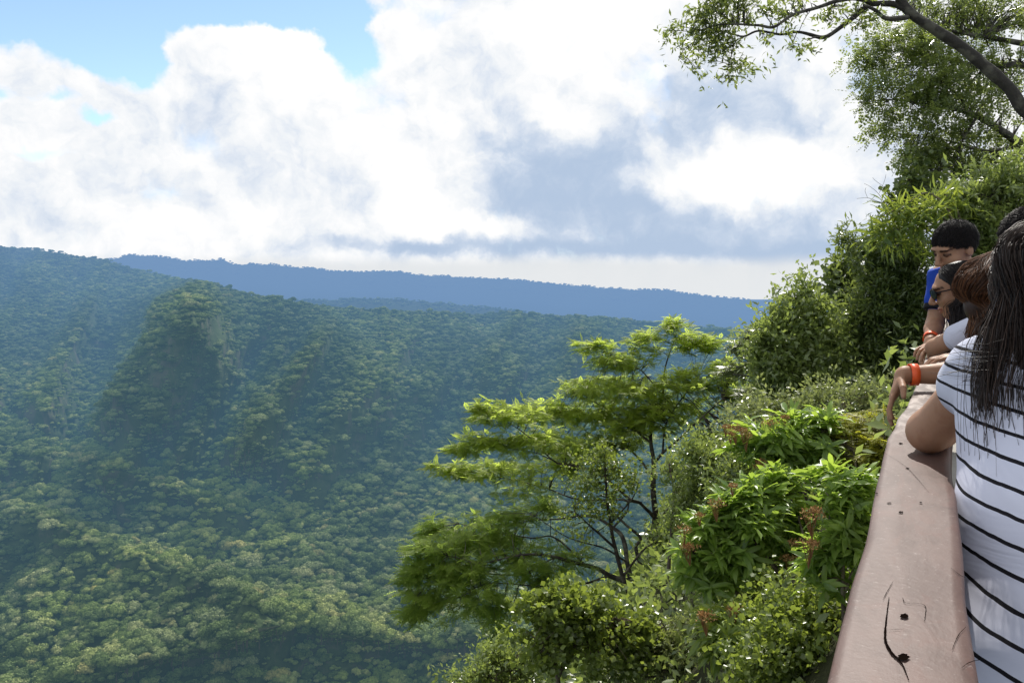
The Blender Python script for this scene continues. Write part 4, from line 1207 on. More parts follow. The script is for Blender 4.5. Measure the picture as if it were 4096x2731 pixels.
plant('small_tree', 'dark rounded small tree with big leaves and a bare twig below the tall tree', 'tree', (1600, 1500), 16,
      [[(1640, 1500, 0, .06), (1600, 1300, 0, .045), (1560, 1150, 0, .03), (1540, 1060, 0, .012)], [(1580, 1220, 0, .014), (1440, 1210, 0, .008), (1370, 1205, -.1, .006), (1300, 1180, -.1, .004), (1235, 1185, -.1, .003)], [(1400, 1208, 0, .005), (1360, 1150, 0, .004), (1310, 1110, 0, .003), (1280, 1095, 0, .002)], [(1440, 1200, 0, .005), (1410, 1130, 0, .004), (1350, 1080, 0, .003), (1330, 1060, 0, .002)], [(1370, 1150, 0, .004), (1400, 1080, 0, .003), (1410, 1040, 0, .002)], [(1440, 1205, 0, .005), (1480, 1120, 0, .003), (1500, 1090, 0, .002)], [(1300, 1180, -.1, .003), (1285, 1140, -.1, .002), (1290, 1120, -.1, .002)]],
      [(1560, 1060, 50, 30, 0, 20), (1600, 1110, 70, 50, 0, 36), (1530, 1130, 60, 50, 0, 28), (1480, 1170, 50, 40, 0, 16), (1600, 1190, 90, 50, 0, 40), (1500, 1210, 60, 40, 0, 20), (1660, 1130, 60, 60, .2, 24)],
      K_bushy(oval, 10, .22, .12, .3, .6, .42, .4), M_dark, M_twig, ZD, seed=36, twig_r=.007, tw_frac=.4)
plant('leafy_tree', 'large dark tree with layered leaf sprays filling the upper right corner', 'tree', (2250, 1650), 16.5,
      [[(2500, 1700, 0, .22), (2450, 1300, 0, .19), (2400, 1000, 0, .15), (2234, 880, 0, .09), (2050, 760, 0, .06), (1900, 680, 0, .045), (1700, 640, 0, .03), (1450, 600, 0, .015), (1260, 610, 0, .006)], [(2450, 1300, 0, .15), (2420, 700, 0, .12), (2250, 400, .2, .07), (2000, 400, .2, .045), (1700, 330, .2, .025), (1400, 300, .1, .01)],
       [(1950, 700, 0, .03), (1860, 850, 0, .022), (1820, 980, 0, .015), (1700, 1030, 0, .008)], [(2234, 260, .3, .06), (1950, 210, .3, .04), (1750, 170, .3, .025), (1600, 120, .3, .012)], [(1900, 680, 0, .025), (1830, 560, 0, .018), (1650, 470, 0, .012), (1400, 420, 0, .006)], [(2200, 870, 0, .04), (2000, 900, .2, .025), (1750, 830, .2, .012), (1500, 800, .2, .006)], [(2400, 1000, 0, .06), (2150, 1150, .2, .04), (1900, 1110, .2, .022), (1840, 1050, .2, .012)]],
      [(1440, 230, 110, 50, .1, 50), (1350, 300, 110, 50, .1, 46), (1550, 230, 110, 60, .2, 56), (1500, 340, 170, 60, .1, 80), (1320, 370, 80, 40, .1, 26), (1700, 330, 170, 80, .2, 100), (1450, 430, 150, 50, 0, 66), (1680, 450, 180, 70, 0, 100), (1350, 530, 110, 46, 0, 44), (1280, 590, 70, 40, 0, 26), (1550, 560, 190, 70, 0, 100), (1780, 570, 170, 80, 0, 90), (1400, 640, 130, 50, 0, 46), (1600, 690, 180, 60, 0, 76), (1480, 790, 110, 50, .2, 40), (1640, 790, 140, 60, .2, 56), (1360, 790, 40, 26, .2, 10), (1900, 660, 170, 90, .1, 60), (2050, 560, 170, 110, .2, 80), (1900, 400, 170, 110, .3, 90), (2120, 400, 140, 110, .3, 80), (1800, 160, 170, 80, .4, 80), (2000, 150, 170, 120, .5, 100), (2150, 120, 130, 120, .5, 80), (1700, 60, 160, 70, .5, 70), (1950, 40, 180, 60, .5, 80), (2150, 720, 120, 80, .2, 40), (2000, 800, 170, 80, .3, 50), (1820, 830, 130, 60, .2, 70), (1700, 900, 160, 70, .2, 90), (1950, 900, 200, 90, .3, 110), (1560, 880, 110, 50, .2, 40), (2150, 900, 150, 90, .3, 90), (1700, 950, 140, 60, .2, 60), (1650, 1010, 90, 40, .2, 26), (1850, 980, 130, 70, .3, 44), (2050, 970, 160, 90, .4, 60), (1950, 1080, 170, 80, .4, 60), (2150, 1080, 120, 120, .4, 60)],
      K_bushy(T_pinnate(4, .30, .105, .18), 7, .20, .11, .15, .9, .45, .8), M_limb, M_bark2, ZD, seed=37, twig_r=.010, tw_frac=.7, dens=.52, spread=1.18)
plant('rim_tree', 'dark leafy tree behind the heads of the people at the right edge', 'tree', (2100, 1650), 13,
      [[(2200, 1700, 0, .10), (2180, 1450, 0, .08), (2100, 1250, 0, .05), (1980, 1150, 0, .03)], [(2190, 1500, 0, .06), (2240, 1250, .2, .04), (2250, 1100, .2, .02)]],
      [(1900, 1180, 100, 50, 0, 46), (2020, 1130, 120, 70, .1, 70), (2150, 1150, 110, 90, .1, 70), (2230, 1080, 80, 90, .2, 46), (1950, 1260, 120, 70, 0, 66), (2100, 1270, 130, 90, .1, 80), (2240, 1280, 90, 100, .2, 50), (1960, 1370, 120, 80, 0, 60), (2100, 1400, 130, 90, .1, 70), (2000, 1480, 140, 90, .1, 60), (2200, 1420, 100, 100, .1, 50), (1900, 1500, 140, 90, .2, 50)],
      K_bushy(T_rhomb(.15, .03, .12), 24, .13, .13, .2, .7, .42, .6), M_small, M_bark, ZD, seed=38, twig_r=.007, tw_frac=.3)

# the limb that reaches out over the lookout
K8 = K_bushy(T_rhomb(.17, .03, .1), 9, .062, .06, -.05, .9, .5, .6)
plant('overhanging_tree', 'thick grey tree limb reaching over the top right with sparse sprays of leaves', 'tree', (2600, 1500), 7.6,
      [[(2800, 1750, .3, .1042), (2650, 1350, .2, .0879), (2440, 930, 0, .0749), (2290, 700, 0, .0651), (2225, 630, 0, .0573), (2150, 515, 0, .0540), (2000, 390, 0, .0521), (1850, 272, 0, .0488), (1700, 175, 0, .0456), (1570, 90, 0, .0417), (1500, 10, 0, .0378), (1460, -80, 0, .0326), (1440, -240, 0, .0255)],
       [(1530, 50, 0, .0299), (1450, 20, .05, .0281), (1340, 20, .1, .0237), (1285, 45, .1, .0247), (1220, 100, .1, .0229), (1135, 165, .1, .0204), (1045, 222, .1, .0187), (960, 205, .1, .0153), (880, 188, .1, .0127), (780, 205, .1, .0110), (650, 182, .05, .0093), (560, 215, 0, .0085), (470, 198, 0, .0068), (360, 172, 0, .0051), (240, 185, 0, .0034), (80, 180, 0, .0021)],
       [(1340, 20, .1, .0238), (1230, -10, 0, .0204), (1120, 5, 0, .0187), (1000, 45, -.05, .0161), (850, 90, -.1, .0145), (740, 160, -.1, .0127), (650, 152, -.1, .0110), (500, 145, -.15, .0085), (400, 150, -.2, .0068), (300, 175, -.2, .0043), (200, 160, -.2, .0026)],
       [(1540, 100, 0, .0259), (1460, 110, -.1, .0229), (1400, 105, -.15, .0187), (1340, 60, -.2, .0153), (1270, 30, -.2, .0102)],
       [(1040, 222, .1, .0119), (985, 222, .05, .0085), (938, 242, 0, .0051)],
       [(560, 215, 0, .0059), (510, 250, -.1, .0051), (490, 320, -.15, .0043), (465, 400, -.15, .0034), (470, 470, -.15, .0017)],
       [(500, 145, -.15, .0051), (420, 70, -.2, .0043), (370, 20, -.2, .0026), (330, -20, -.2, .0017)], [(740, 160, -.1, .0059), (690, 90, 0, .0043), (660, 40, 0, .0026)],
       [(450, 195, 0, .0043), (330, 230, 0, .0034), (230, 270, 0, .0026), (170, 340, 0, .0017)], [(880, 188, .1, .0043), (860, 240, .1, .0034), (850, 290, .1, .0017)], [(960, 60, 0, .0034), (920, 120, 0, .0026), (885, 200, .1, .0017)],
       [(1120, 5, 0, .0068), (1060, 80, .1, .0043), (1090, 130, .1, .0026)], [(1200, 100, 0, .0051), (1260, 130, -.1, .0034), (1290, 180, -.1, .0017)]],
      [(410, 25, 110, 40, -.2, 36, .5), (560, 20, 80, 36, -.1, 26, .5), (320, 90, 90, 50, -.2, 30, .5), (450, 100, 100, 40, -.1, 30, .5), (270, 180, 80, 50, -.1, 26, .5), (120, 180, 60, 26, 0, 14, .5), (400, 200, 110, 40, -.1, 30, .5), (260, 280, 70, 36, 0, 18, .5), (200, 340, 40, 40, 0, 8, .5), (480, 270, 70, 50, -.1, 24, .5), (370, 330, 50, 40, -.1, 9, .5), (490, 370, 50, 40, -.15, 12, .5), (530, 400, 50, 30, -.15, 9, .5), (470, 460, 40, 30, -.15, 10, .5), (700, 60, 90, 40, 0, 24, .5), (800, 90, 80, 50, 0, 12, .5), (780, 190, 70, 26, .05, 6, .5), (690, 225, 60, 20, .05, 6, .5), (860, 280, 36, 26, .1, 12, .4), (1070, 90, 60, 40, .1, 14, .5), (1160, 40, 90, 30, .1, 18, .5), (1240, 140, 60, 40, -.1, 14, .5), (900, 20, 80, 26, 0, 12, .5), (1250, 30, 60, 40, .1, 14, .5), (1350, 90, 60, 30, -.15, 8, .5), (1560, 20, 100, 40, .3, 22, .5), (560, 140, 80, 30, -.1, 12, .5), (280, 400, 30, 20, 0, 4, .5)],
      K8, M_limb, M_lichen, ZD, seed=39, twig_r=.0035, tw_frac=.85)

# ------------------------------------------------------------------ undergrowth over the near slope
r = np.random.default_rng(77)
b = Bag()
n = 26000
a_ = r.uniform(2.5, 30, n); s_ = r.gamma(2.0, 2.6, n) + .15
P = RD[None] * a_[:, None] - RN[None] * s_[:, None]
P[:, 2] = hill_z(P) + r.random(n) ** 1.6 * np.clip(.35 + s_ * .10, .3, 1.3)
D = unit(r.normal(size=(n, 3)) + [0, 0, .5]); Nn = r.normal(size=(n, 3)) * .7 + [0, 0, .8]
lod = np.linalg.norm(P - CAM, axis=1)
place_leaves(b, rhomb, P, D, Nn, r.uniform(.10, .2, n) * np.clip(lod / 12, .6, 2.2), .35 + .25 * r.normal(size=n))
n2 = 9000
a2 = r.uniform(6, 26, n2); s2 = r.uniform(-6, .4, n2)
P2 = RD[None] * a2[:, None] - RN[None] * s2[:, None]
okk = (s2 > -.1) | (a2 > 8.6)
P2 = P2[okk]; n2 = len(P2)
P2[:, 2] = hill_z(P2) + r.random(n2) ** 1.3 * 1.1
place_leaves(b, rhomb, P2, unit(r.normal(size=(n2, 3)) + [0, 0, .5]), r.normal(size=(n2, 3)) * .7 + [0, 0, .8], r.uniform(.1, .2, n2), .35 + .25 * r.normal(size=n2))
ug = b.build('undergrowth', M_small)
tag(ug, 'tangled green undergrowth covering the steep slope below the railing', 'undergrowth', kind='stuff')

# ------------------------------------------------------------------ people: one continuous body each, grown from joints
class SDF:
    def __init__(s, lo, hi, h):
        s.h = h; s.lo = np.array(lo, float) - 3 * h
        n = np.ceil((np.array(hi) - s.lo + 3 * h) / h).astype(int) + 1
        s.n = n
        s.ax = [s.lo[i] + h * np.arange(n[i]) for i in range(3)]
        s.F = np.full(n, 1.0, np.float32)
    def _win(s, c0, c1, m):
        sl = []
        for i in range(3):
            a = int(np.clip((min(c0[i], c1[i]) - m - s.lo[i]) / s.h, 0, s.n[i] - 1)); b = int(np.clip((max(c0[i], c1[i]) + m - s.lo[i]) / s.h + 2, 1, s.n[i]))
            sl.append(slice(a, max(b, a + 1)))
        X = np.stack(np.meshgrid(*[s.ax[i][sl[i]] for i in range(3)], indexing='ij'), -1)
        return tuple(sl), X
    def _join(s, sl, d, k, sub=False):
        f = s.F[sl]
        if sub:
            d = -d; h = np.clip(.5 - .5 * (f - d) / k, 0, 1) if k > 0 else None
            s.F[sl] = np.maximum(f, d) if k <= 0 else f * (1 - h) + d * h + k * h * (1 - h)
        else:
            if k <= 0: s.F[sl] = np.minimum(f, d); return
            h = np.clip(.5 + .5 * (f - d) / k, 0, 1)
            s.F[sl] = f * (1 - h) + d * h - k * h * (1 - h)
    def cone(s, p0, p1, r0, r1, k=.02, sq=None):
        """round cone; sq = (axis, factor): flattened along axis by factor < 1"""
        p0, p1 = np.array(p0, float), np.array(p1, float)
        sl, X = s._win(p0, p1, max(r0, r1) + k + .03)
        A, B, g = p0, p1, 1.0
        if sq is not None:
            ax = unit(np.array(sq[0], float)); q = 1 / sq[1]
            st = lambda v: v + ax * ((v @ ax)[..., None] * (q - 1)) if v.ndim > 1 else v + ax * ((v @ ax) * (q - 1))
            X = X + ax * ((X - p0) @ ax)[..., None] * (q - 1)
            B = p1 + ax * ((p1 - p0) @ ax) * (q - 1)
            g = .5 * (1 + sq[1])
        ab = B - A
        t = np.clip(((X - A) @ ab) / (ab @ ab + 1e-12), 0, 1)
        d = (np.linalg.norm(X - A - t[..., None] * ab, axis=-1) - (r0 + (r1 - r0) * t)) * g
        s._join(sl, d.astype(np.float32), k)
    def ell(s, c, rad, R=None, k=.02, sub=False):
        c = np.array(c, float); rad = np.array(rad, float)
        sl, X = s._win(c, c, rad.max() + k + .02)
        Y = X - c
        if R is not None: Y = Y @ np.array(R).T         # rows of R: local axes
        k0 = np.linalg.norm(Y / rad, axis=-1); k1 = np.linalg.norm(Y / rad ** 2, axis=-1) + 1e-9
        d = k0 * (k0 - 1) / k1
        s._join(sl, d.astype(np.float32), k, sub)
    def noise(s, amp, sc, seed=0):
        X = np.stack(np.meshgrid(*s.ax, indexing='ij'), -1)
        m = np.abs(s.F) < .05
        s.F[m] += ((fbm(X[m] + seed, sc, 3) - .5) * 2 * amp).astype(np.float32)
    def keep(s, fn):
        """intersect with fn(X) <= 0"""
        X = np.stack(np.meshgrid(*s.ax, indexing='ij'), -1)
        s.F = np.maximum(s.F, fn(X).astype(np.float32))
    def mesh(s):
        """surface nets"""
        F = s.F; ins = F < 0
        c = np.zeros(np.array(F.shape) - 1, np.int8)
        for dx in (0, 1):
            for dy in (0, 1):
                for dz in (0, 1):
                    c += ins[dx:F.shape[0] - 1 + dx, dy:F.shape[1] - 1 + dy, dz:F.shape[2] - 1 + dz]
        act = (c > 0) & (c < 8)
        I = np.argwhere(act)
        vid = np.full(act.shape, -1, np.int32); vid[act] = np.arange(len(I))
        cor = np.array([(a, b, d) for a in (0, 1) for b in (0, 1) for d in (0, 1)])
        val = np.stack([F[I[:, 0] + q[0], I[:, 1] + q[1], I[:, 2] + q[2]] for q in cor], 1)
        P = np.zeros((len(I), 3)); W = np.zeros(len(I))
        for i in range(8):
            for j in range(i + 1, 8):
                if np.abs(cor[i] - cor[j]).sum() != 1: continue
                a, b = val[:, i], val[:, j]; m = (a < 0) != (b < 0)
                t = np.where(m, a / (a - b + 1e-12), 0)
                P += m[:, None] * (cor[i] + t[:, None] * (cor[j] - cor[i])); W += m
        V = s.lo + s.h * (I + P / W[:, None])
        Q = []
        for ax in range(3):
            u, v = (ax + 1) % 3, (ax + 2) % 3
            a = np.take(ins, np.arange(F.shape[ax] - 1), ax); b = np.take(ins, np.arange(1, F.shape[ax]), ax)
            E = np.argwhere(a != b)
            E = E[(E[:, u] > 0) & (E[:, v] > 0) & (E[:, u] < F.shape[u] - 1) & (E[:, v] < F.shape[v] - 1)]
            fl = a[tuple(E.T)]
            def nb(du, dv):
                e = E.copy(); e[:, u] -= du; e[:, v] -= dv; return vid[tuple(e.T)]
            q = np.stack([nb(1, 1), nb(0, 1), nb(0, 0), nb(1, 0)], 1)
            q[~fl] = q[~fl][:, ::-1]
            Q.append(q)
        return V, np.concatenate(Q)


# ---- skin, cloth, hair
def skin_mat(name, a, b):
    m, t, out = new_mat(name)
    tc_ = t.new('ShaderNodeTexCoord')
    n1 = t.noise(tc_.outputs['Object'], 60, 4, .6); n2 = t.noise(tc_.outputs['Object'], 9, 3, .5)
    c = t.mix(t.math('ADD', t.math('MULTIPLY', n1, .3), t.math('MULTIPLY', n2, .6)), (*a, 1), (*b, 1))
    at_ = t.new('ShaderNodeAttribute', attribute_name='paint')
    c = t.mix(1.0, c, at_.outputs['Color'], 'MULTIPLY')
    n3 = t.noise(tc_.outputs['Object'], 22, 4, .6)
    c = t.mix(t.math('MULTIPLY', t.smooth(n3, .5, .7), .35), c, (a[0] * .75, a[1] * .62, a[2] * .58, 1))
    p = principled(t, c, t.math('ADD', .42, t.math('MULTIPLY', n1, .25)), .35, bump(t, t.math('ADD', n1, t.math('MULTIPLY', n3, .5)), .25, .003))
    p.inputs['Subsurface Weight'].default_value = .12
    p.inputs['Subsurface Radius'].default_value = (.012, .005, .003)
    p.inputs['Subsurface Scale'].default_value = 1.0
    t.put(out.inputs[0], p.outputs[0])
    return m


def cloth_mat(name, col, rough=.85, fold=.5, trans=0.0):
    m, t, out = new_mat(name)
    tc_ = t.new('ShaderNodeTexCoord')
    n1 = t.noise(tc_.outputs['Object'], 7, 3, .5, 1.2); n2 = t.noise(tc_.outputs['Object'], 500, 2, .5)
    hgt = t.math('ADD', n1, t.math('MULTIPLY', n2, .02))
    c = t.mix(n1, (col[0] * .85, col[1] * .85, col[2] * .87, 1), (*col, 1))
    p = principled(t, c, rough, .2, bump(t, hgt, fold, .03))
    t.put(out.inputs[0], p.outputs[0])
    return m


def hair_mat(name, a, b, rough=.5):
    m, t, out = new_mat(name)
    c = t.mix(t.attr('tint'), (*a, 1), (*b, 1))
    p = principled(t, c, rough, .28)
    t.put(out.inputs[0], p.outputs[0])
    return m


M_skin = skin_mat('brown_skin', (.30, .155, .085), (.40, .22, .130))
M_skin2 = skin_mat('tan_skin', (.33, .175, .100), (.44, .25, .155))
M_hair = hair_mat('black_hair', (.006, .005, .005), (.030, .020, .016))
M_hair_d = hair_mat('dark_brown_hair', (.008, .005, .004), (.060, .034, .022), .42)
M_hairb = hair_mat('brown_hair', (.030, .014, .008), (.20, .085, .035))
M_blue = cloth_mat('blue_cotton', (.012, .055, .36))
M_black = cloth_mat('black_cotton', (.012, .012, .016))
M_white = cloth_mat('white_cotton', (.64, .65, .74))
M_navy = cloth_mat('navy_cotton', (.016, .018, .036))
M_grey = cloth_mat('grey_cotton', (.10, .095, .10))
M_jean = cloth_mat('blue_denim', (.035, .055, .12))
M_lens, t, out = new_mat('dark_lens')
p = principled(t, (.010, .008, .007), .08, .6); t.put(out.inputs[0], p.outputs[0])
M_orange, t, out = new_mat('orange_band')
p = principled(t, (.85, .115, .025), .45, .4); t.put(out.inputs[0], p.outputs[0])
M_silver_m, t, out = new_mat('silver_ring')
p = principled(t, (.6, .58, .58), .25, .5, Metallic=1.0); t.put(out.inputs[0], p.outputs[0])

# striped cotton: thin black bands around the body
m_str, t, out = new_mat('white_cotton_black_stripes')
tc_ = t.new('ShaderNodeTexCoord')
n1 = t.noise(tc_.outputs['Object'], 6, 3, .5, 1.0)
fold = t.noise(t.vmath('MULTIPLY', tc_.outputs['Object'], (4, 4, 11)), 1.0, 3, .45, 1.0)
STR_N = tuple(unit(np.array([.10, -.06, .993])))
q = t.vmath('DOT_PRODUCT', tc_.outputs['Object'], STR_N)
q = t.math('ADD', q, t.math('MULTIPLY', t.math('SUBTRACT', n1, .5), .009))
fr = t.math('FRACT', t.math('DIVIDE', t.math('ADD', q, 3.012), .0345))
line = t.math('LESS_THAN', t.math('ABSOLUTE', t.math('SUBTRACT', fr, .5)), .078)
c = t.mix(line, t.mix(fold, (.54, .555, .66, 1), (.66, .67, .76, 1)), (.010, .009, .012, 1))
p = principled(t, c, .85, .2, bump(t, fold, .30, .03))
t.put(out.inputs[0], p.outputs[0])


def frame(yaw, pitch=0, roll=0):
    """head axes: right, forward, up; yaw 0 = along the railing, positive = towards its right"""
    f = np.array([math.sin(yaw) * math.cos(pitch), math.cos(yaw) * math.cos(pitch), math.sin(pitch)])
    r = np.array([math.cos(yaw), -math.sin(yaw), 0.0])
    u = np.cross(r, f)
    r2 = r * math.cos(roll) + u * math.sin(roll); u2 = np.cross(r2, f)
    return r2, f, u2


def head_sdf(S, c, fr_, sc=1.0):
    r, f, u = fr_
    R = np.array([r, f, u]); e = lambda x, y, z: c + (r * x + f * y + u * z) * sc
    A = lambda *v: np.array(v) * sc
    S.ell(e(0, -.012, .030), A(.074, .094, .084), R, .01)
    S.ell(e(0, .022, -.035), A(.060, .066, .084), R, .025)
    S.ell(e(0, .050, -.098), A(.030, .026, .022), R, .03)
    for sd in (-1, 1): S.ell(e(.038 * sd, .055, -.028), A(.022, .022, .020), R, .02)
    S.ell(e(0, .080, .030), A(.050, .014, .012), R, .02)
    for sd in (-1, 1):
        S.ell(e(.031 * sd, .098, .004), A(.017, .015, .011), R, .010, True)
        S.ell(e(.031 * sd, .073, .004), A(.0125, .0125, .0125), R, .002)
        S.ell(e(.074 * sd, -.010, -.008), A(.009, .021, .032), R, .006)
    S.cone(e(0, .088, .012), e(0, .112, -.030), .008 * sc, .012 * sc, .010)
    S.ell(e(0, .100, -.037), A(.018, .012, .008), R, .006)
    S.ell(e(0, .084, -.064), A(.024, .011, .0062), R, .004)
    S.ell(e(0, .082, -.077), A(.021, .011, .0075), R, .004)
    S.ell(e(0, .093, -.0705), A(.020, .006, .0012), R, .002, True)


def head_paint(V, C, c, fr_, sc=1.0):
    r, f, u = fr_
    L = (V - c) / sc; x, y, z = L @ r, L @ f, L @ u
    fr2 = y > .045
    lips = fr2 & (((x / .025) ** 2 + ((z + .070) / .013) ** 2) < 1); C[lips] *= np.array([.85, .55, .55])
    for sd in (-1, 1):
        ey = fr2 & ((((x - .031 * sd) / .016) ** 2 + ((z - .003) / .0085) ** 2) < 1); C[ey] = np.array([.10, .09, .09])
        br = fr2 & (((x - .034 * sd) / .021) ** 2 < 1) & (np.abs(z - (.0255 - .25 * np.abs(x - .03 * sd) * 0)) < .0048); C[br] = np.array([.10, .08, .07])
    return C


def person(label, J, skin, h=.005, head=True, hand_extra=None):
    """J: joints in railing axes (x right of rail, y along it, z up)"""
    root = empty('person', tuple(RF(J['pelvis'][0], J['pelvis'][1], 0)), -RAIL_AZ)
    tag(root, label, 'person')
    off = np.array([J['pelvis'][0], J['pelvis'][1], 0.0])
    pts = np.array([v for k, v in J.items() if k in ('pelvis', 'chest', 'neck', 'head', 'sl', 'sr', 'el', 'er', 'wl', 'wr')], float)
    lo, hi = pts.min(0) - .22, pts.max(0) + .22
    lo[2] = 0
    S = SDF(lo, hi, h)
    g = lambda k: np.array(J[k], float)
    pel, che, nek = g('pelvis'), g('chest'), g('neck')
    sr = unit(g('sr') - g('sl')); spine = unit(che - pel); fwd = unit(np.cross(spine, sr)) * 1.0
    b = J.get('build', 1.0)
    S.cone(pel, pel * .45 + che * .55, .150 * b, .135 * b, .03, (fwd, .66))
    S.cone(pel * .45 + che * .55, che + spine * .06, .135 * b, .150 * b, .05, (fwd, .66))
    for k in ('sl', 'sr'): S.cone(che + spine * .10, g(k), .085 * b, .058 * b, .05)
    S.cone(nek - spine * .05, g('head') - np.array(J['hf'][2]) * .07 - np.array(J['hf'][1]) * .01, .058, .052, .03)
    for sd in ('l', 'r'):
        s_, e_, w_ = g('s' + sd), g('e' + sd), g('w' + sd)
        S.cone(s_, e_, .052 * b, .040 * b, .03)
        m = e_ * .7 + w_ * .3
        S.cone(e_, m, .041 * b, .041 * b, .02); S.cone(m, w_, .041 * b, .026 * b, .02)
        hand(S, w_, J.get('hd' + sd), J.get('hn' + sd), J.get('curl' + sd, .5), 1 if sd == 'r' else -1)
        side = -1 if sd == 'l' else 1
        hip = pel + sr * .085 * side - np.array([0, 0, .04])
        kn = hip * .5 + np.array([hip[0] + J.get('stance', .0), hip[1], 0]) * .5 + fwd * .03; kn[2] = .48
        an = np.array([hip[0] + J.get('stance', .0), hip[1], .08]) - fwd * .02
        S.cone(hip, kn, .088 * b, .056 * b, .03); S.cone(kn, kn * .7 + an * .3, .056, .056, .03); S.cone(kn * .7 + an * .3, an, .056, .036, .03)
        ff = fwd.copy(); ff[2] = 0; ff = unit(ff)
        S.cone(an - np.array([0, 0, .035]), an + ff * .15 - np.array([0, 0, .05]), .038, .028, .02, ((0, 0, 1), .75))
    head_sdf(S, g('head'), J['hf'], J.get('hs', 1.0))
    V, F = S.mesh()
    C = np.ones((len(V), 3))
    head_paint(V, C, g('head'), J['hf'], J.get('hs', 1.0))
    body = mk('body', V - off, F, skin, root, {'paint': C}, True)
    return root, off, dict(S=S, fwd=fwd, sr=sr, spine=spine, b=b)


def hand(S, w, d, n, curl, side):
    """palm and five separate fingers; d: direction of the fingers, n: back of the hand"""
    if d is None: return
    d = unit(np.array(d, float)); n = np.array(n, float); n = unit(n - d * (n @ d)); x = np.cross(d, n)
    pc = w + d * .045
    S.cone(w, w + d * .02, .026, .026, .015, (n, .7))
    R = np.array([x, d, n])
    S.ell(pc, (.040, .050, .015), R, .010)
    for i, (ox, ln, rr) in enumerate(((-.030, .074, .0078), (-.010, .084, .0082), (.010, .080, .0080), (.030, .062, .0070))):
        p = pc + d * (.040 - abs(ox) * .18) + x * ox
        dd = d + x * ox * 2.2; ang = 0
        for seg, q in ((.45, .35), (.32, .9), (.23, .7)):
            ang += curl * q * (1 + .12 * i)
            e = p + (unit(dd) * math.cos(ang) - n * math.sin(ang)) * ln * seg
            S.cone(p, e, rr, rr * .93, .003); p = e; rr *= .93
    t0 = pc - d * .018 - x * .030 * side - n * .004
    t1 = t0 + (d * .55 - x * .75 * side - n * .30) * .040; t2 = t1 + (d * .9 - x * .25 * side - n * .4) * .030
    S.cone(t0, t1, .012, .010, .008); S.cone(t1, t2, .010, .008, .004)


def garment(root, off, name, mat, prims, cuts=(), h=.006, amp=.004, nsc=9.0, smooth=True, lab=None):
    pts = np.array([q for p in prims for q in (p[0], p[1])], float)
    S = SDF(pts.min(0) - .24, pts.max(0) + .24, h)
    for p in prims: S.cone(*p)
    if amp: S.noise(amp, nsc, len(name))
    for fn in cuts: S.keep(fn)
    V, F = S.mesh()
    if not len(V): return None
    o = mk(name, V - off, F, mat, root, None, smooth)
    if lab: o['label'] = lab
    return o


def plane(p, n):
    p, n = np.array(p, float), unit(np.array(n, float))
    return lambda X: (X - p) @ n


def shirt_prims(J, I, grow=.012, sleeve=.62, hem=-.02):
    g = lambda k: np.array(J[k], float)
    b, sp, f = I['b'], I['spine'], I['fwd']
    pel, che = g('pelvis'), g('chest')
    P = ([(pel, pel - np.array([0, 0, -hem]), .160 * b + grow, .172 * b + grow, .03, (f, .70))] if hem < -.1 else []) + [(pel - sp * .10 + sp * max(hem, -.1), pel * .45 + che * .55, .156 * b + grow, .138 * b + grow, .03, (f, .68)),
         (pel * .45 + che * .55, che + sp * .06, .138 * b + grow, .152 * b + grow, .05, (f, .68))]
    for k in ('l', 'r'):
        s_, e_ = g('s' + k), g('e' + k)
        P.append((che + sp * .10, s_, .085 * b + grow * .8, .058 * b + grow * .8, .05))
        if sleeve: P.append((s_, s_ + (e_ - s_) * sleeve, .054 * b + grow, .050 * b + grow * 1.3, .025))
    return P


def trousers(root, off, J, I, mat):
    pel, sr, f = np.array(J['pelvis'], float), I['sr'], I['fwd']
    P = [(pel - np.array([0, 0, .03]), pel - np.array([0, 0, .08]), .155, .150, .02, (f, .70))]
    for side in (-1, 1):
        hip = pel + sr * .085 * side - np.array([0, 0, .04])
        kn = hip * .5 + np.array([hip[0] + J.get('stance', 0.), hip[1], 0]) * .5 + f * .03; kn[2] = .48
        an = np.array([hip[0] + J.get('stance', 0.), hip[1], .08]) - f * .02
        P += [(hip, kn, .097, .070, .03), (kn, an, .070, .055, .03)]
    garment(root, off, 'trousers', mat, P, h=.009, amp=.004)
    for side in (-1, 1):
        hip = pel + sr * .085 * side
        an = np.array([hip[0] + J.get('stance', 0.), hip[1], .05]) - f * .03
        ff = np.array([f[0], f[1], 0]); ff = unit(ff)
        garment(root, off, 'shoe', M_black, [(an, an + ff * .20 - np.array([0, 0, .010]), .046, .040, .01, ((0, 0, 1), .8))], h=.007, amp=0)


def band(root, off, p, ax, r, w=.020, mat=None, name='wristband', lab=None, sqz=1.0):
    ax = unit(np.array(ax, float)); a = unit(np.cross(ax, [.2, .3, .9])); b = np.cross(ax, a)
    th = np.linspace(0, 2 * math.pi, 25)[:-1]
    V, F = [], []
    for rr, z in ((r, -w / 2), (r + .002, -w / 2), (r + .002, w / 2), (r, w / 2)):
        V += [np.array(p) + (a * math.cos(q) + b * math.sin(q)) * rr + ax * z for q in th]
    n = len(th)
    for k in range(4):
        for j in range(n): F.append((k * n + j, k * n + (j + 1) % n, ((k + 1) % 4) * n + (j + 1) % n, ((k + 1) % 4) * n + j))
    o = mk(name, np.array(V) - off, F, mat or M_orange, root, None, True)
    if lab: o['label'] = lab
    return o


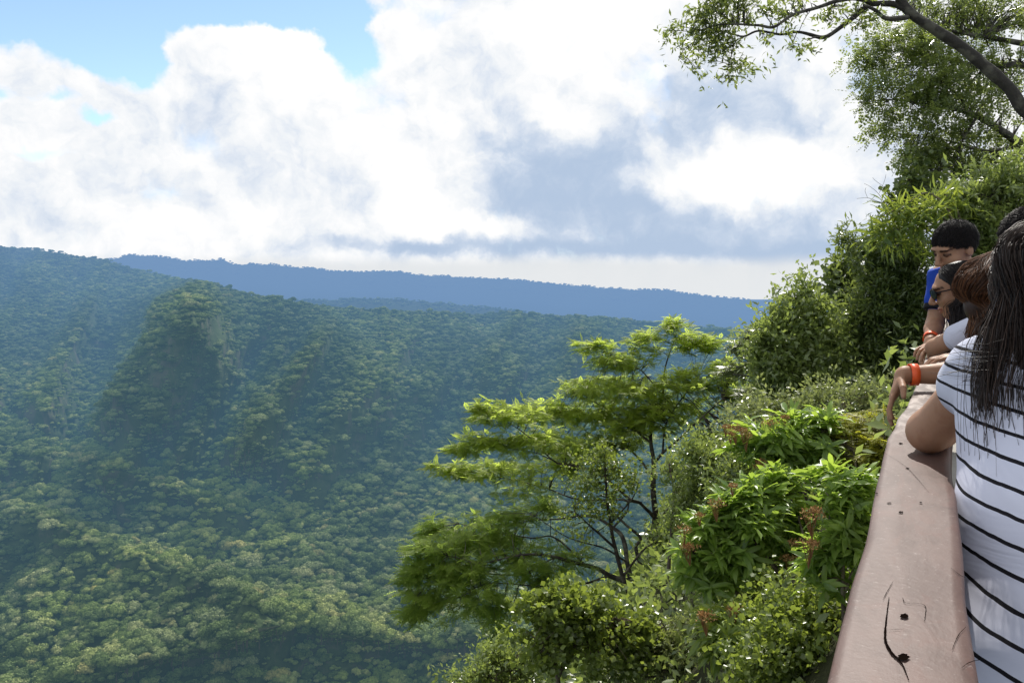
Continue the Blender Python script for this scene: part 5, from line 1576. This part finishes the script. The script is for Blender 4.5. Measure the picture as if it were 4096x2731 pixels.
def strands(root, off, name, mat, paths, rad=.0012, nseg=12, ns=3, tint=None, cap=None):
    """hair: many tapered strands; paths: (n, k, 3) control rows"""
    b = Bag()
    r = np.random.default_rng(len(paths))
    n, k, _ = paths.shape
    tt = np.linspace(0, 1, nseg)
    # uniform Catmull-Rom along every path at once
    x = np.linspace(0, k - 1, nseg); i = np.clip(np.floor(x).astype(int), 0, k - 2); f = (x - i)[None, :, None]
    Q = np.concatenate([2 * paths[:, :1] - paths[:, 1:2], paths, 2 * paths[:, -1:] - paths[:, -2:-1]], 1)
    p0, p1, p2, p3 = Q[:, i], Q[:, i + 1], Q[:, i + 2], Q[:, i + 3]
    P = .5 * (2 * p1 + (p2 - p0) * f + (2 * p0 - 5 * p1 + 4 * p2 - p3) * f * f + (3 * p1 - p0 - 3 * p2 + p3) * f ** 3)
    T = unit(np.gradient(P, axis=1)); A = unit(np.cross(T, np.array([.3, .5, .8]))); B = np.cross(T, A)
    R = rad * np.interp(tt, [0, .1, .7, 1], [.7, 1, .9, .15])[None, :, None, None] * r.uniform(.6, 1.3, (n, 1, 1, 1))
    th = np.arange(ns) * 2 * math.pi / ns
    V = P[:, :, None] + (np.cos(th)[None, None, :, None] * A[:, :, None] * 1.8 + np.sin(th)[None, None, :, None] * B[:, :, None]) * R
    base = (np.arange(n) * nseg * ns)[:, None, None, None] + 0
    ii = (np.arange(nseg - 1) * ns)[None, :, None, None]; j = np.arange(ns)[None, None, :, None]; j2 = (np.arange(ns) + 1)[None, None, :, None] % ns
    F = np.concatenate([base + ii + j, base + ii + j2, base + ii + ns + j2, base + ii + ns + j], -1).reshape(-1, 4)
    tn = r.random(n) if tint is None else tint
    VV, FF, AA = [V.reshape(-1, 3)], [F], [np.repeat(np.clip(tn, 0, 1), nseg * ns)]
    if cap is not None:
        cv, cf = cap
        FF.append(cf + len(VV[0])); VV.append(cv); AA.append(np.full(len(cv), .05))
    return mk(name, np.concatenate(VV) - off, np.concatenate(FF), mat, root, {'tint': np.concatenate(AA)}, True)


def short_hair(root, off, J, I, mat=None, n=5200, ln=.028, seed=3, spiky=.4, top=.03):
    r = np.random.default_rng(seed)
    c = np.array(J['head'], float); R_, f, u = J['hf']; sc = J.get('hs', 1.0)
    R = np.array([R_, f, u])
    S = SDF(c - .16, c + .16, .005)
    S.ell(c + (u * .036 - f * .016) * sc, np.array([.080, .098, .086]) * sc, R, .001)
    # hairline: leave the face, the ears and the nape free
    def cut(X):
        L = (X - c) / sc; x, y, z = L @ R_, L @ f, L @ u
        line = np.where(y > .03, .058 + (y - .03) * .10 - .35 * np.clip(np.abs(x) - .03, 0, 1), np.where(y > -.02, .03, -.055))
        line = np.interp(y, [-.12, -.06, -.025, .0, .02, .05, .09], [-.07, -.062, -.04, .018, .026, .050, .060]) - .30 * np.clip(np.abs(x) - .045, 0, 1) * (y > .02)
        return (line - z) * .8 * sc
    S.keep(cut)
    cv, cf = S.mesh()
    k = r.integers(0, len(cv), n); p = cv[k]
    cen = c + u * .02
    nn = unit(p - cen)
    flow = unit(-f * .5 + u * .25 - nn * 0 + r.normal(size=(n, 3)) * .25)
    fl = f * .9 - u * .15 + R_ * (.25 * np.sign((p - c) @ R_))[:, None]; fl = unit(fl - nn * (fl * nn).sum(1, keepdims=True))
    d = unit(nn * spiky + fl + r.normal(size=(n, 3)) * .20)
    L = ln * r.uniform(.6, 1.2, (n, 1)) * (1 + top * 20 * np.clip((p - c) @ u - .06, 0, .06)[:, None])
    paths = np.stack([p - nn * .002, p + nn * .004 + d * L * .4, p + d * L * .75, p + d * L - nn * L * .12], 1)
    strands(root, off, 'hair', mat or M_hair, paths, .00065, 5, 3, r.random(n) ** 2 * .8, (cv, cf))


def long_hair(root, off, J, n, mat, ends, seed=5, width=.10, part=0.0, back=1.0, length_var=.25, rad=.0013, bulge=.03, tint_pow=2.0, stray=.05, face_clear=.045, mass=()):
    """hair that leaves the scalp, lies over the skull and falls through the control rows 'ends'
    ends: list of (centre, spread vector, depth spread) from the nape downwards"""
    r = np.random.default_rng(seed)
    c = np.array(J['head'], float); R_, f, u = J['hf']; sc = J.get('hs', 1.0); R = np.array([R_, f, u])
    mp = np.array([q for m_ in mass for q in m_[:2]] + [c])
    S = SDF(mp.min(0) - .17, mp.max(0) + .17, .006)
    S.ell(c + (u * .034 - f * .018) * sc, np.array([.079, .096, .085]) * sc, R, .001)
    S.ell(c + (-u * .04 - f * .050) * sc, np.array([.074, .060, .072]) * sc, R, .02)
    def cut(X):
        L = (X - c) / sc; y, z = L @ f, L @ u
        return np.maximum((np.interp(y, [-.02, .0, .02, .05, .09], [-.2, -.03, .02, .055, .064]) - z) * .8 * sc, -1)
    S.keep(cut)
    for m_ in mass: S.cone(*m_)
    cv, cf = S.mesh()
    el = r.uniform(-.15, 1.2, n); azr = r.uniform(-math.pi, math.pi, n)
    dloc = np.stack([np.cos(el) * np.sin(azr), -np.cos(el) * np.cos(azr) * back, np.sin(el)], -1)
    m = (dloc[:, 1] < face_clear / .098 + .55 * np.clip(dloc[:, 2] - .3, 0, 1)); dloc = dloc[m]; n = len(dloc)
    axes = np.array([.083, .099, .088]) * sc
    p0 = c + u * .034 - f * .016 + (dloc * axes) @ R
    # slide outwards and down over the skull
    side = np.sign(dloc[:, 0] - part + 1e-6)[:, None]
    d1 = unit(dloc * np.array([1.1, .9, .35]) + np.array([0, -.30, 0]) + side * np.array([.45, 0, 0]) * (dloc[:, 2:] > .3))
    p1 = c + u * .025 - f * .016 + (d1 * (axes + .010)) @ R
    d2 = unit(d1 * np.array([1, 1, .0]) + np.array([0, -.55, -.45]))
    p2 = c + u * .01 - f * .016 + (d2 * (axes + .014)) @ R
    wob = np.stack([fbm(d1 * 1.0 + 3.0 * q_, 2.6, 2) - .5 for q_ in (1, 2, 3)], -1) * .030 + r.normal(size=(n, 3)) * .0035
    fly = (r.random((n, 1)) < .05) * r.uniform(.006, .020, (n, 1))
    p1 = p1 + wob * .5 + unit(p1 - c) * fly; p2 = p2 + wob + unit(p2 - c) * fly
    q = unit(dloc * np.array([1, 1, 0]))
    lat = np.clip(d2[:, 0] + r.normal(size=n) * .18, -1.3, 1.3); dep = r.normal(size=n) * .6
    rows = [p0, p1, p2]
    for i, (ce, spv, dv) in enumerate(ends):
        ce, spv, dv = np.array(ce, float), np.array(spv, float), np.array(dv, float)
        rows.append(ce + lat[:, None] * spv + dep[:, None] * dv + r.normal(size=(n, 3)) * (.004 + stray * .10 * i))
    P = np.stack(rows, 1)
    # uneven ends
    cutl = 1 - length_var * r.random(n) ** 1.5
    last = P.shape[1] - 1
    P[:, last] = P[:, last - 1] + (P[:, last] - P[:, last - 1]) * np.clip((cutl - .55) / .45, .15, 1)[:, None]
    strands(root, off, 'hair', mat, P, rad, 18, 3, r.random(n) ** tint_pow, (cv, cf))


# ================================================================== the five people at the railing
# 1. striped top, nearest, leaning on her left elbow, turned away and a little to the right
yaw = math.radians(28)
J = dict(pelvis=(.205, 1.37, .88), chest=(.212, 1.62, 1.185), neck=(.220, 1.712, 1.322), head=(.238, 1.742, 1.452), hf=frame(math.radians(35), math.radians(-14), math.radians(4)),
         sl=(.118, 1.735, 1.288), sr=(.37, 1.575, 1.245), el=(.022, 1.845, 1.147), er=(.45, 1.74, 1.06), wl=(.070, 2.06, 1.135), wr=(.29, 1.93, 1.08),
         hdl=(.5, .8, -.1), hnl=(0, 0, 1), hdr=(-.8, .5, .1), hnr=(0, .2, 1), build=.97, stance=.03)
root, off, I = person('woman in a black-striped white top, long dark hair down her back, nearest on the railing', J, M_skin2)
sp, g = I['spine'], (lambda k: np.array(J[k], float))
garment(root, off, 'striped_top', m_str, shirt_prims(J, I, .012, .26, -.22), [plane(g('neck') + sp * .02, sp), lambda X: -(X @ np.array([0, 0, 1.]) - .62)], .006, .005, 8.0)
trousers(root, off, J, I, M_jean)
hc = g('head')
long_hair(root, off, J, 26000, M_hair_d, [(hc + np.array([-.025, -.09, -.10]), (.085, -.05, 0), (.02, .03, 0)), (hc + np.array([-.036, -.145, -.19]), (.085, -.055, 0), (.02, .03, 0)),
          (hc + np.array([-.034, -.185, -.28]), (.085, -.06, .0), (.015, .03, 0)), (hc + np.array([-.022, -.22, -.375]), (.08, -.06, .02), (.02, .03, .03))], 5, length_var=.6, rad=.0005, stray=.022, tint_pow=1.6,
          mass=[(hc + np.array([.005, -.05, -.02]), hc + np.array([-.02, -.09, -.12]), .088, .094, .02, ((.3, 1, 0), .5)), (hc + np.array([-.02, -.09, -.12]), hc + np.array([-.03, -.145, -.20]), .094, .082, .02, ((.3, 1, 0), .42)), (hc + np.array([-.03, -.145, -.20]), hc + np.array([-.024, -.20, -.335]), .082, .045, .02, ((.3, 1, 0), .35))])
# a few wind-blown strands over the shoulder
r = np.random.default_rng(8)
n = 70
a0 = hc + np.array([-.075, -.075, -.125]) + r.normal(size=(n, 3)) * [.010, .02, .014]
a1 = a0 + np.array([-.035, -.015, -.020]) + r.normal(size=(n, 3)) * .006
a2 = a1 + np.array([-.035, -.005, -.004]) + r.normal(size=(n, 3)) * [.012, .010, .007]
a3 = a2 + np.array([-.030, .0, .004]) + r.normal(size=(n, 3)) * [.02, .012, .010]
strands(root, off, 'hair_wisps', M_hair, np.stack([a0, a1, a2, a3], 1), .0005, 14, 3, r.random(n))

# 2. navy top, brown hair, her hand with an orange band over the outer edge
J = dict(pelvis=(.40, 2.74, .92), chest=(.30, 2.76, 1.16), neck=(.260, 2.79, 1.285), head=(.222, 2.80, 1.412), hf=frame(math.radians(62), math.radians(-6), math.radians(-6)),
         sl=(.205, 2.615, 1.255), sr=(.285, 2.93, 1.245), el=(.245, 2.60, 1.04), er=(.155, 2.89, 1.160), wl=(.15, 2.75, 1.13), wr=(-.045, 2.83, 1.150),
         hdl=(-.3, .9, 0), hnl=(0, 0, 1), hdr=(-.34, -.30, -.90), hnr=(-.85, .10, .50), curlr=.32, build=.92, stance=.02)
root, off, I = person('woman with brown hair and navy top behind the striped top, banded wrist over the railing', J, M_skin)
sp, g = I['spine'], (lambda k: np.array(J[k], float))
garment(root, off, 'navy_top', M_navy, shirt_prims(J, I, .012, .42, -.03), [plane(g('neck') + sp * .03, sp)], .006, .004)
trousers(root, off, J, I, M_jean)
band(root, off, g('wr') * .86 + g('er') * .14, g('wr') - g('er'), .0325, .024, lab='bright orange wristband')
hc = g('head')
long_hair(root, off, J, 14000, M_hairb, [(hc + np.array([-.050, -.045, -.06]), (.028, -.06, 0), (.008, .03, 0)), (hc + np.array([-.052, -.065, -.13]), (.026, -.06, 0), (.008, .03, 0)), (hc + np.array([-.018, -.08, -.19]), (.028, -.06, 0), (.010, .025, 0)), (hc + np.array([.02, -.10, -.24]), (.03, -.06, 0), (.012, .025, .02))], 6, length_var=.3, tint_pow=1.3, rad=.0007, stray=.035)
R_, f, u = J['hf']
for sd in (-1, 1):
    e = hc + R_ * .0 + R_ * .031 * sd + f * .106 + u * .003
    V, F = tube([e + (R_ * math.cos(a) * .022 + u * math.sin(a) * .018) for a in np.linspace(0, 2 * math.pi, 20)], .0018, 5)
    o = mk('spectacle_rim', V - off, F, M_black, root, None, True)
V, F = tube([hc + R_ * .053 + f * .104 + u * .006, hc + R_ * .074 + f * .06 + u * .008, hc + R_ * .080 - f * .005 + u * .012], .0016, 5)
mk('spectacle_arm', V - off, F, M_black, root, None, True)
e = hc + R_ * .083 - f * .006 - u * .052
V, F = tube([e + (f * math.cos(a) + u * math.sin(a)) * .013 for a in np.linspace(0, 2 * math.pi, 20)], .0016, 5)
mk('earring', V - off, F, M_silver_m, root, None, True)

# 3. sunglasses, white top, in profile, leaning on her left forearm
J = dict(pelvis=(.44, 4.04, .92), chest=(.31, 4.04, 1.14), neck=(.215, 4.07, 1.275), head=(.135, 4.085, 1.398), hf=frame(math.radians(-92), math.radians(-16), math.radians(3)),
         sl=(.205, 3.90, 1.235), sr=(.235, 4.20, 1.235), el=(.058, 3.985, 1.148), er=(.10, 4.32, 1.145), wl=(.075, 4.20, 1.135), wr=(.06, 4.12, 1.150),
         hdl=(-.1, .9, -.2), hnl=(-.2, 0, 1), hdr=(-.4, -.8, -.1), hnr=(0, 0, 1), build=.92, stance=.02)
root, off, I = person('woman in a white top and dark sunglasses, black hair falling forward, face in profile', J, M_skin)
sp, g = I['spine'], (lambda k: np.array(J[k], float))
garment(root, off, 'white_top', M_white, shirt_prims(J, I, .013, .40, -.03), [plane(g('neck') + sp * .03, sp)], .006, .004)
trousers(root, off, J, I, M_black)
hc = g('head'); R_, f, u = J['hf']
long_hair(root, off, J, 13000, M_hair, [(hc + np.array([.045, -.05, -.06]), (.012, .075, 0), (.035, .0, 0)), (hc + np.array([.045, -.065, -.13]), (.012, .075, 0), (.035, 0, 0)), (hc + np.array([.035, -.075, -.20]), (.012, .07, 0), (.035, .0, 0)), (hc + np.array([.015, -.085, -.265]), (.012, .06, 0), (.03, 0, .02))], 7, length_var=.35, rad=.0007, stray=.025,
          mass=[(hc + np.array([.030, -.045, .03]), hc + np.array([.040, -.062, -.08]), .050, .046, .02, ((0, 1, 0), .5)), (hc + np.array([.040, -.062, -.08]), hc + np.array([.030, -.075, -.19]), .046, .030, .02, ((0, 1, 0), .5))])
for sd in (-1, 1):
    c_ = hc + R_ * .033 * sd + f * .099 + u * .004
    b_ = Bag()
    th = np.linspace(0, 2 * math.pi, 16, endpoint=False)
    rim = np.array([c_ + R_ * math.cos(a) * .027 + u * (math.sin(a) * .021 - .003 * math.cos(a) * sd) - f * .010 * (math.cos(a) * sd + .3) for a in th])
    ce = c_ + f * .004
    V = np.vstack([rim, ce, rim - f * .003]); F = [(i, (i + 1) % 16, 16, 16) for i in range(16)] + [(i, (i + 1) % 16, 17 + (i + 1) % 16, 17 + i) for i in range(16)]
    mk('sunglass_lens', V - off, [(a, b, c) for a, b, c, d in F[:16]], M_lens, root, None, True)
    V, F = tube(np.vstack([rim, rim[:1]]), .0018, 5); mk('sunglass_rim', V - off, F, M_black, root, None, True)
    V, F = tube([hc + R_ * .058 * sd + f * .088 + u * .012, hc + R_ * .076 * sd + f * .045 + u * .012, hc + R_ * .080 * sd - f * .01 + u * .012], [.0035, .003, .002], 5)
    mk('sunglass_arm', V - off, F, M_black, root, None, True)

# 4. boy in the blue shirt, looking down over the edge
J = dict(pelvis=(.36, 4.62, .96), chest=(.235, 4.58, 1.28), neck=(.165, 4.545, 1.45), head=(.128, 4.49, 1.585), hf=frame(math.radians(-132), math.radians(-24), math.radians(4)),
         sl=(.30, 4.40, 1.42), sr=(.090, 4.66, 1.455), el=(.33, 4.34, 1.14), er=(.060, 4.60, 1.215), wl=(.16, 4.33, 1.16), wr=(.040, 4.42, 1.145),
         hdl=(-.9, .1, -.1), hnl=(0, 0, 1), hdr=(-.35, -.55, -.75), hnr=(-.7, .1, .6), curlr=.5, build=.98, stance=.02, hs=1.03)
root, off, I = person('boy in a blue shirt with short black hair, looking down, farthest along the railing', J, M_skin)
sp, g = I['spine'], (lambda k: np.array(J[k], float))
S_ = shirt_prims(J, I, .016, .50, -.05)
garment(root, off, 'blue_shirt', M_blue, S_, [plane(g('neck') + sp * .07, sp)], .006, .005)
for k in ('l', 'r'):
    s0, e0 = g('s' + k), g('e' + k)
    p = s0 + (e0 - s0) * .66; ax = unit(e0 - s0)
    garment(root, off, 'sleeve_cuff', M_black, [(p - ax * .012, p + ax * .012, .066, .066, .005)], [plane(p + ax * .014, ax), plane(p - ax * .014, -ax)], .006, 0)
trousers(root, off, J, I, M_jean)
band(root, off, g('wr') * .84 + g('er') * .16, g('wr') - g('er'), .0330, .026, lab='orange-red wristband')
short_hair(root, off, J, I, n=15000, ln=.020, spiky=.22)

# 5. dark-haired man at the very edge, mostly behind the others
J = dict(pelvis=(.52, 3.42, .97), chest=(.43, 3.42, 1.28), neck=(.38, 3.42, 1.44), head=(.335, 3.40, 1.565), hf=frame(math.radians(-100), math.radians(-10), 0),
         sl=(.395, 3.25, 1.40), sr=(.44, 3.60, 1.40), el=(.36, 3.19, 1.16), er=(.36, 3.62, 1.18), wl=(.20, 3.27, 1.15), wr=(.15, 3.52, 1.155),
         hdl=(-.8, .3, -.05), hnl=(0, 0, 1), hdr=(-.8, -.3, -.05), hnr=(0, 0, 1), build=1.02, stance=.02)
root, off, I = person('man with black hair and grey shirt, half hidden at the right edge of the photo', J, M_skin)
sp, g = I['spine'], (lambda k: np.array(J[k], float))
garment(root, off, 'grey_shirt', M_grey, shirt_prims(J, I, .015, .5, -.05), [plane(g('neck') + sp * .03, sp)], .007, .005)
trousers(root, off, J, I, M_jean)
short_hair(root, off, J, I, n=12000, ln=.026, seed=4, spiky=.75)
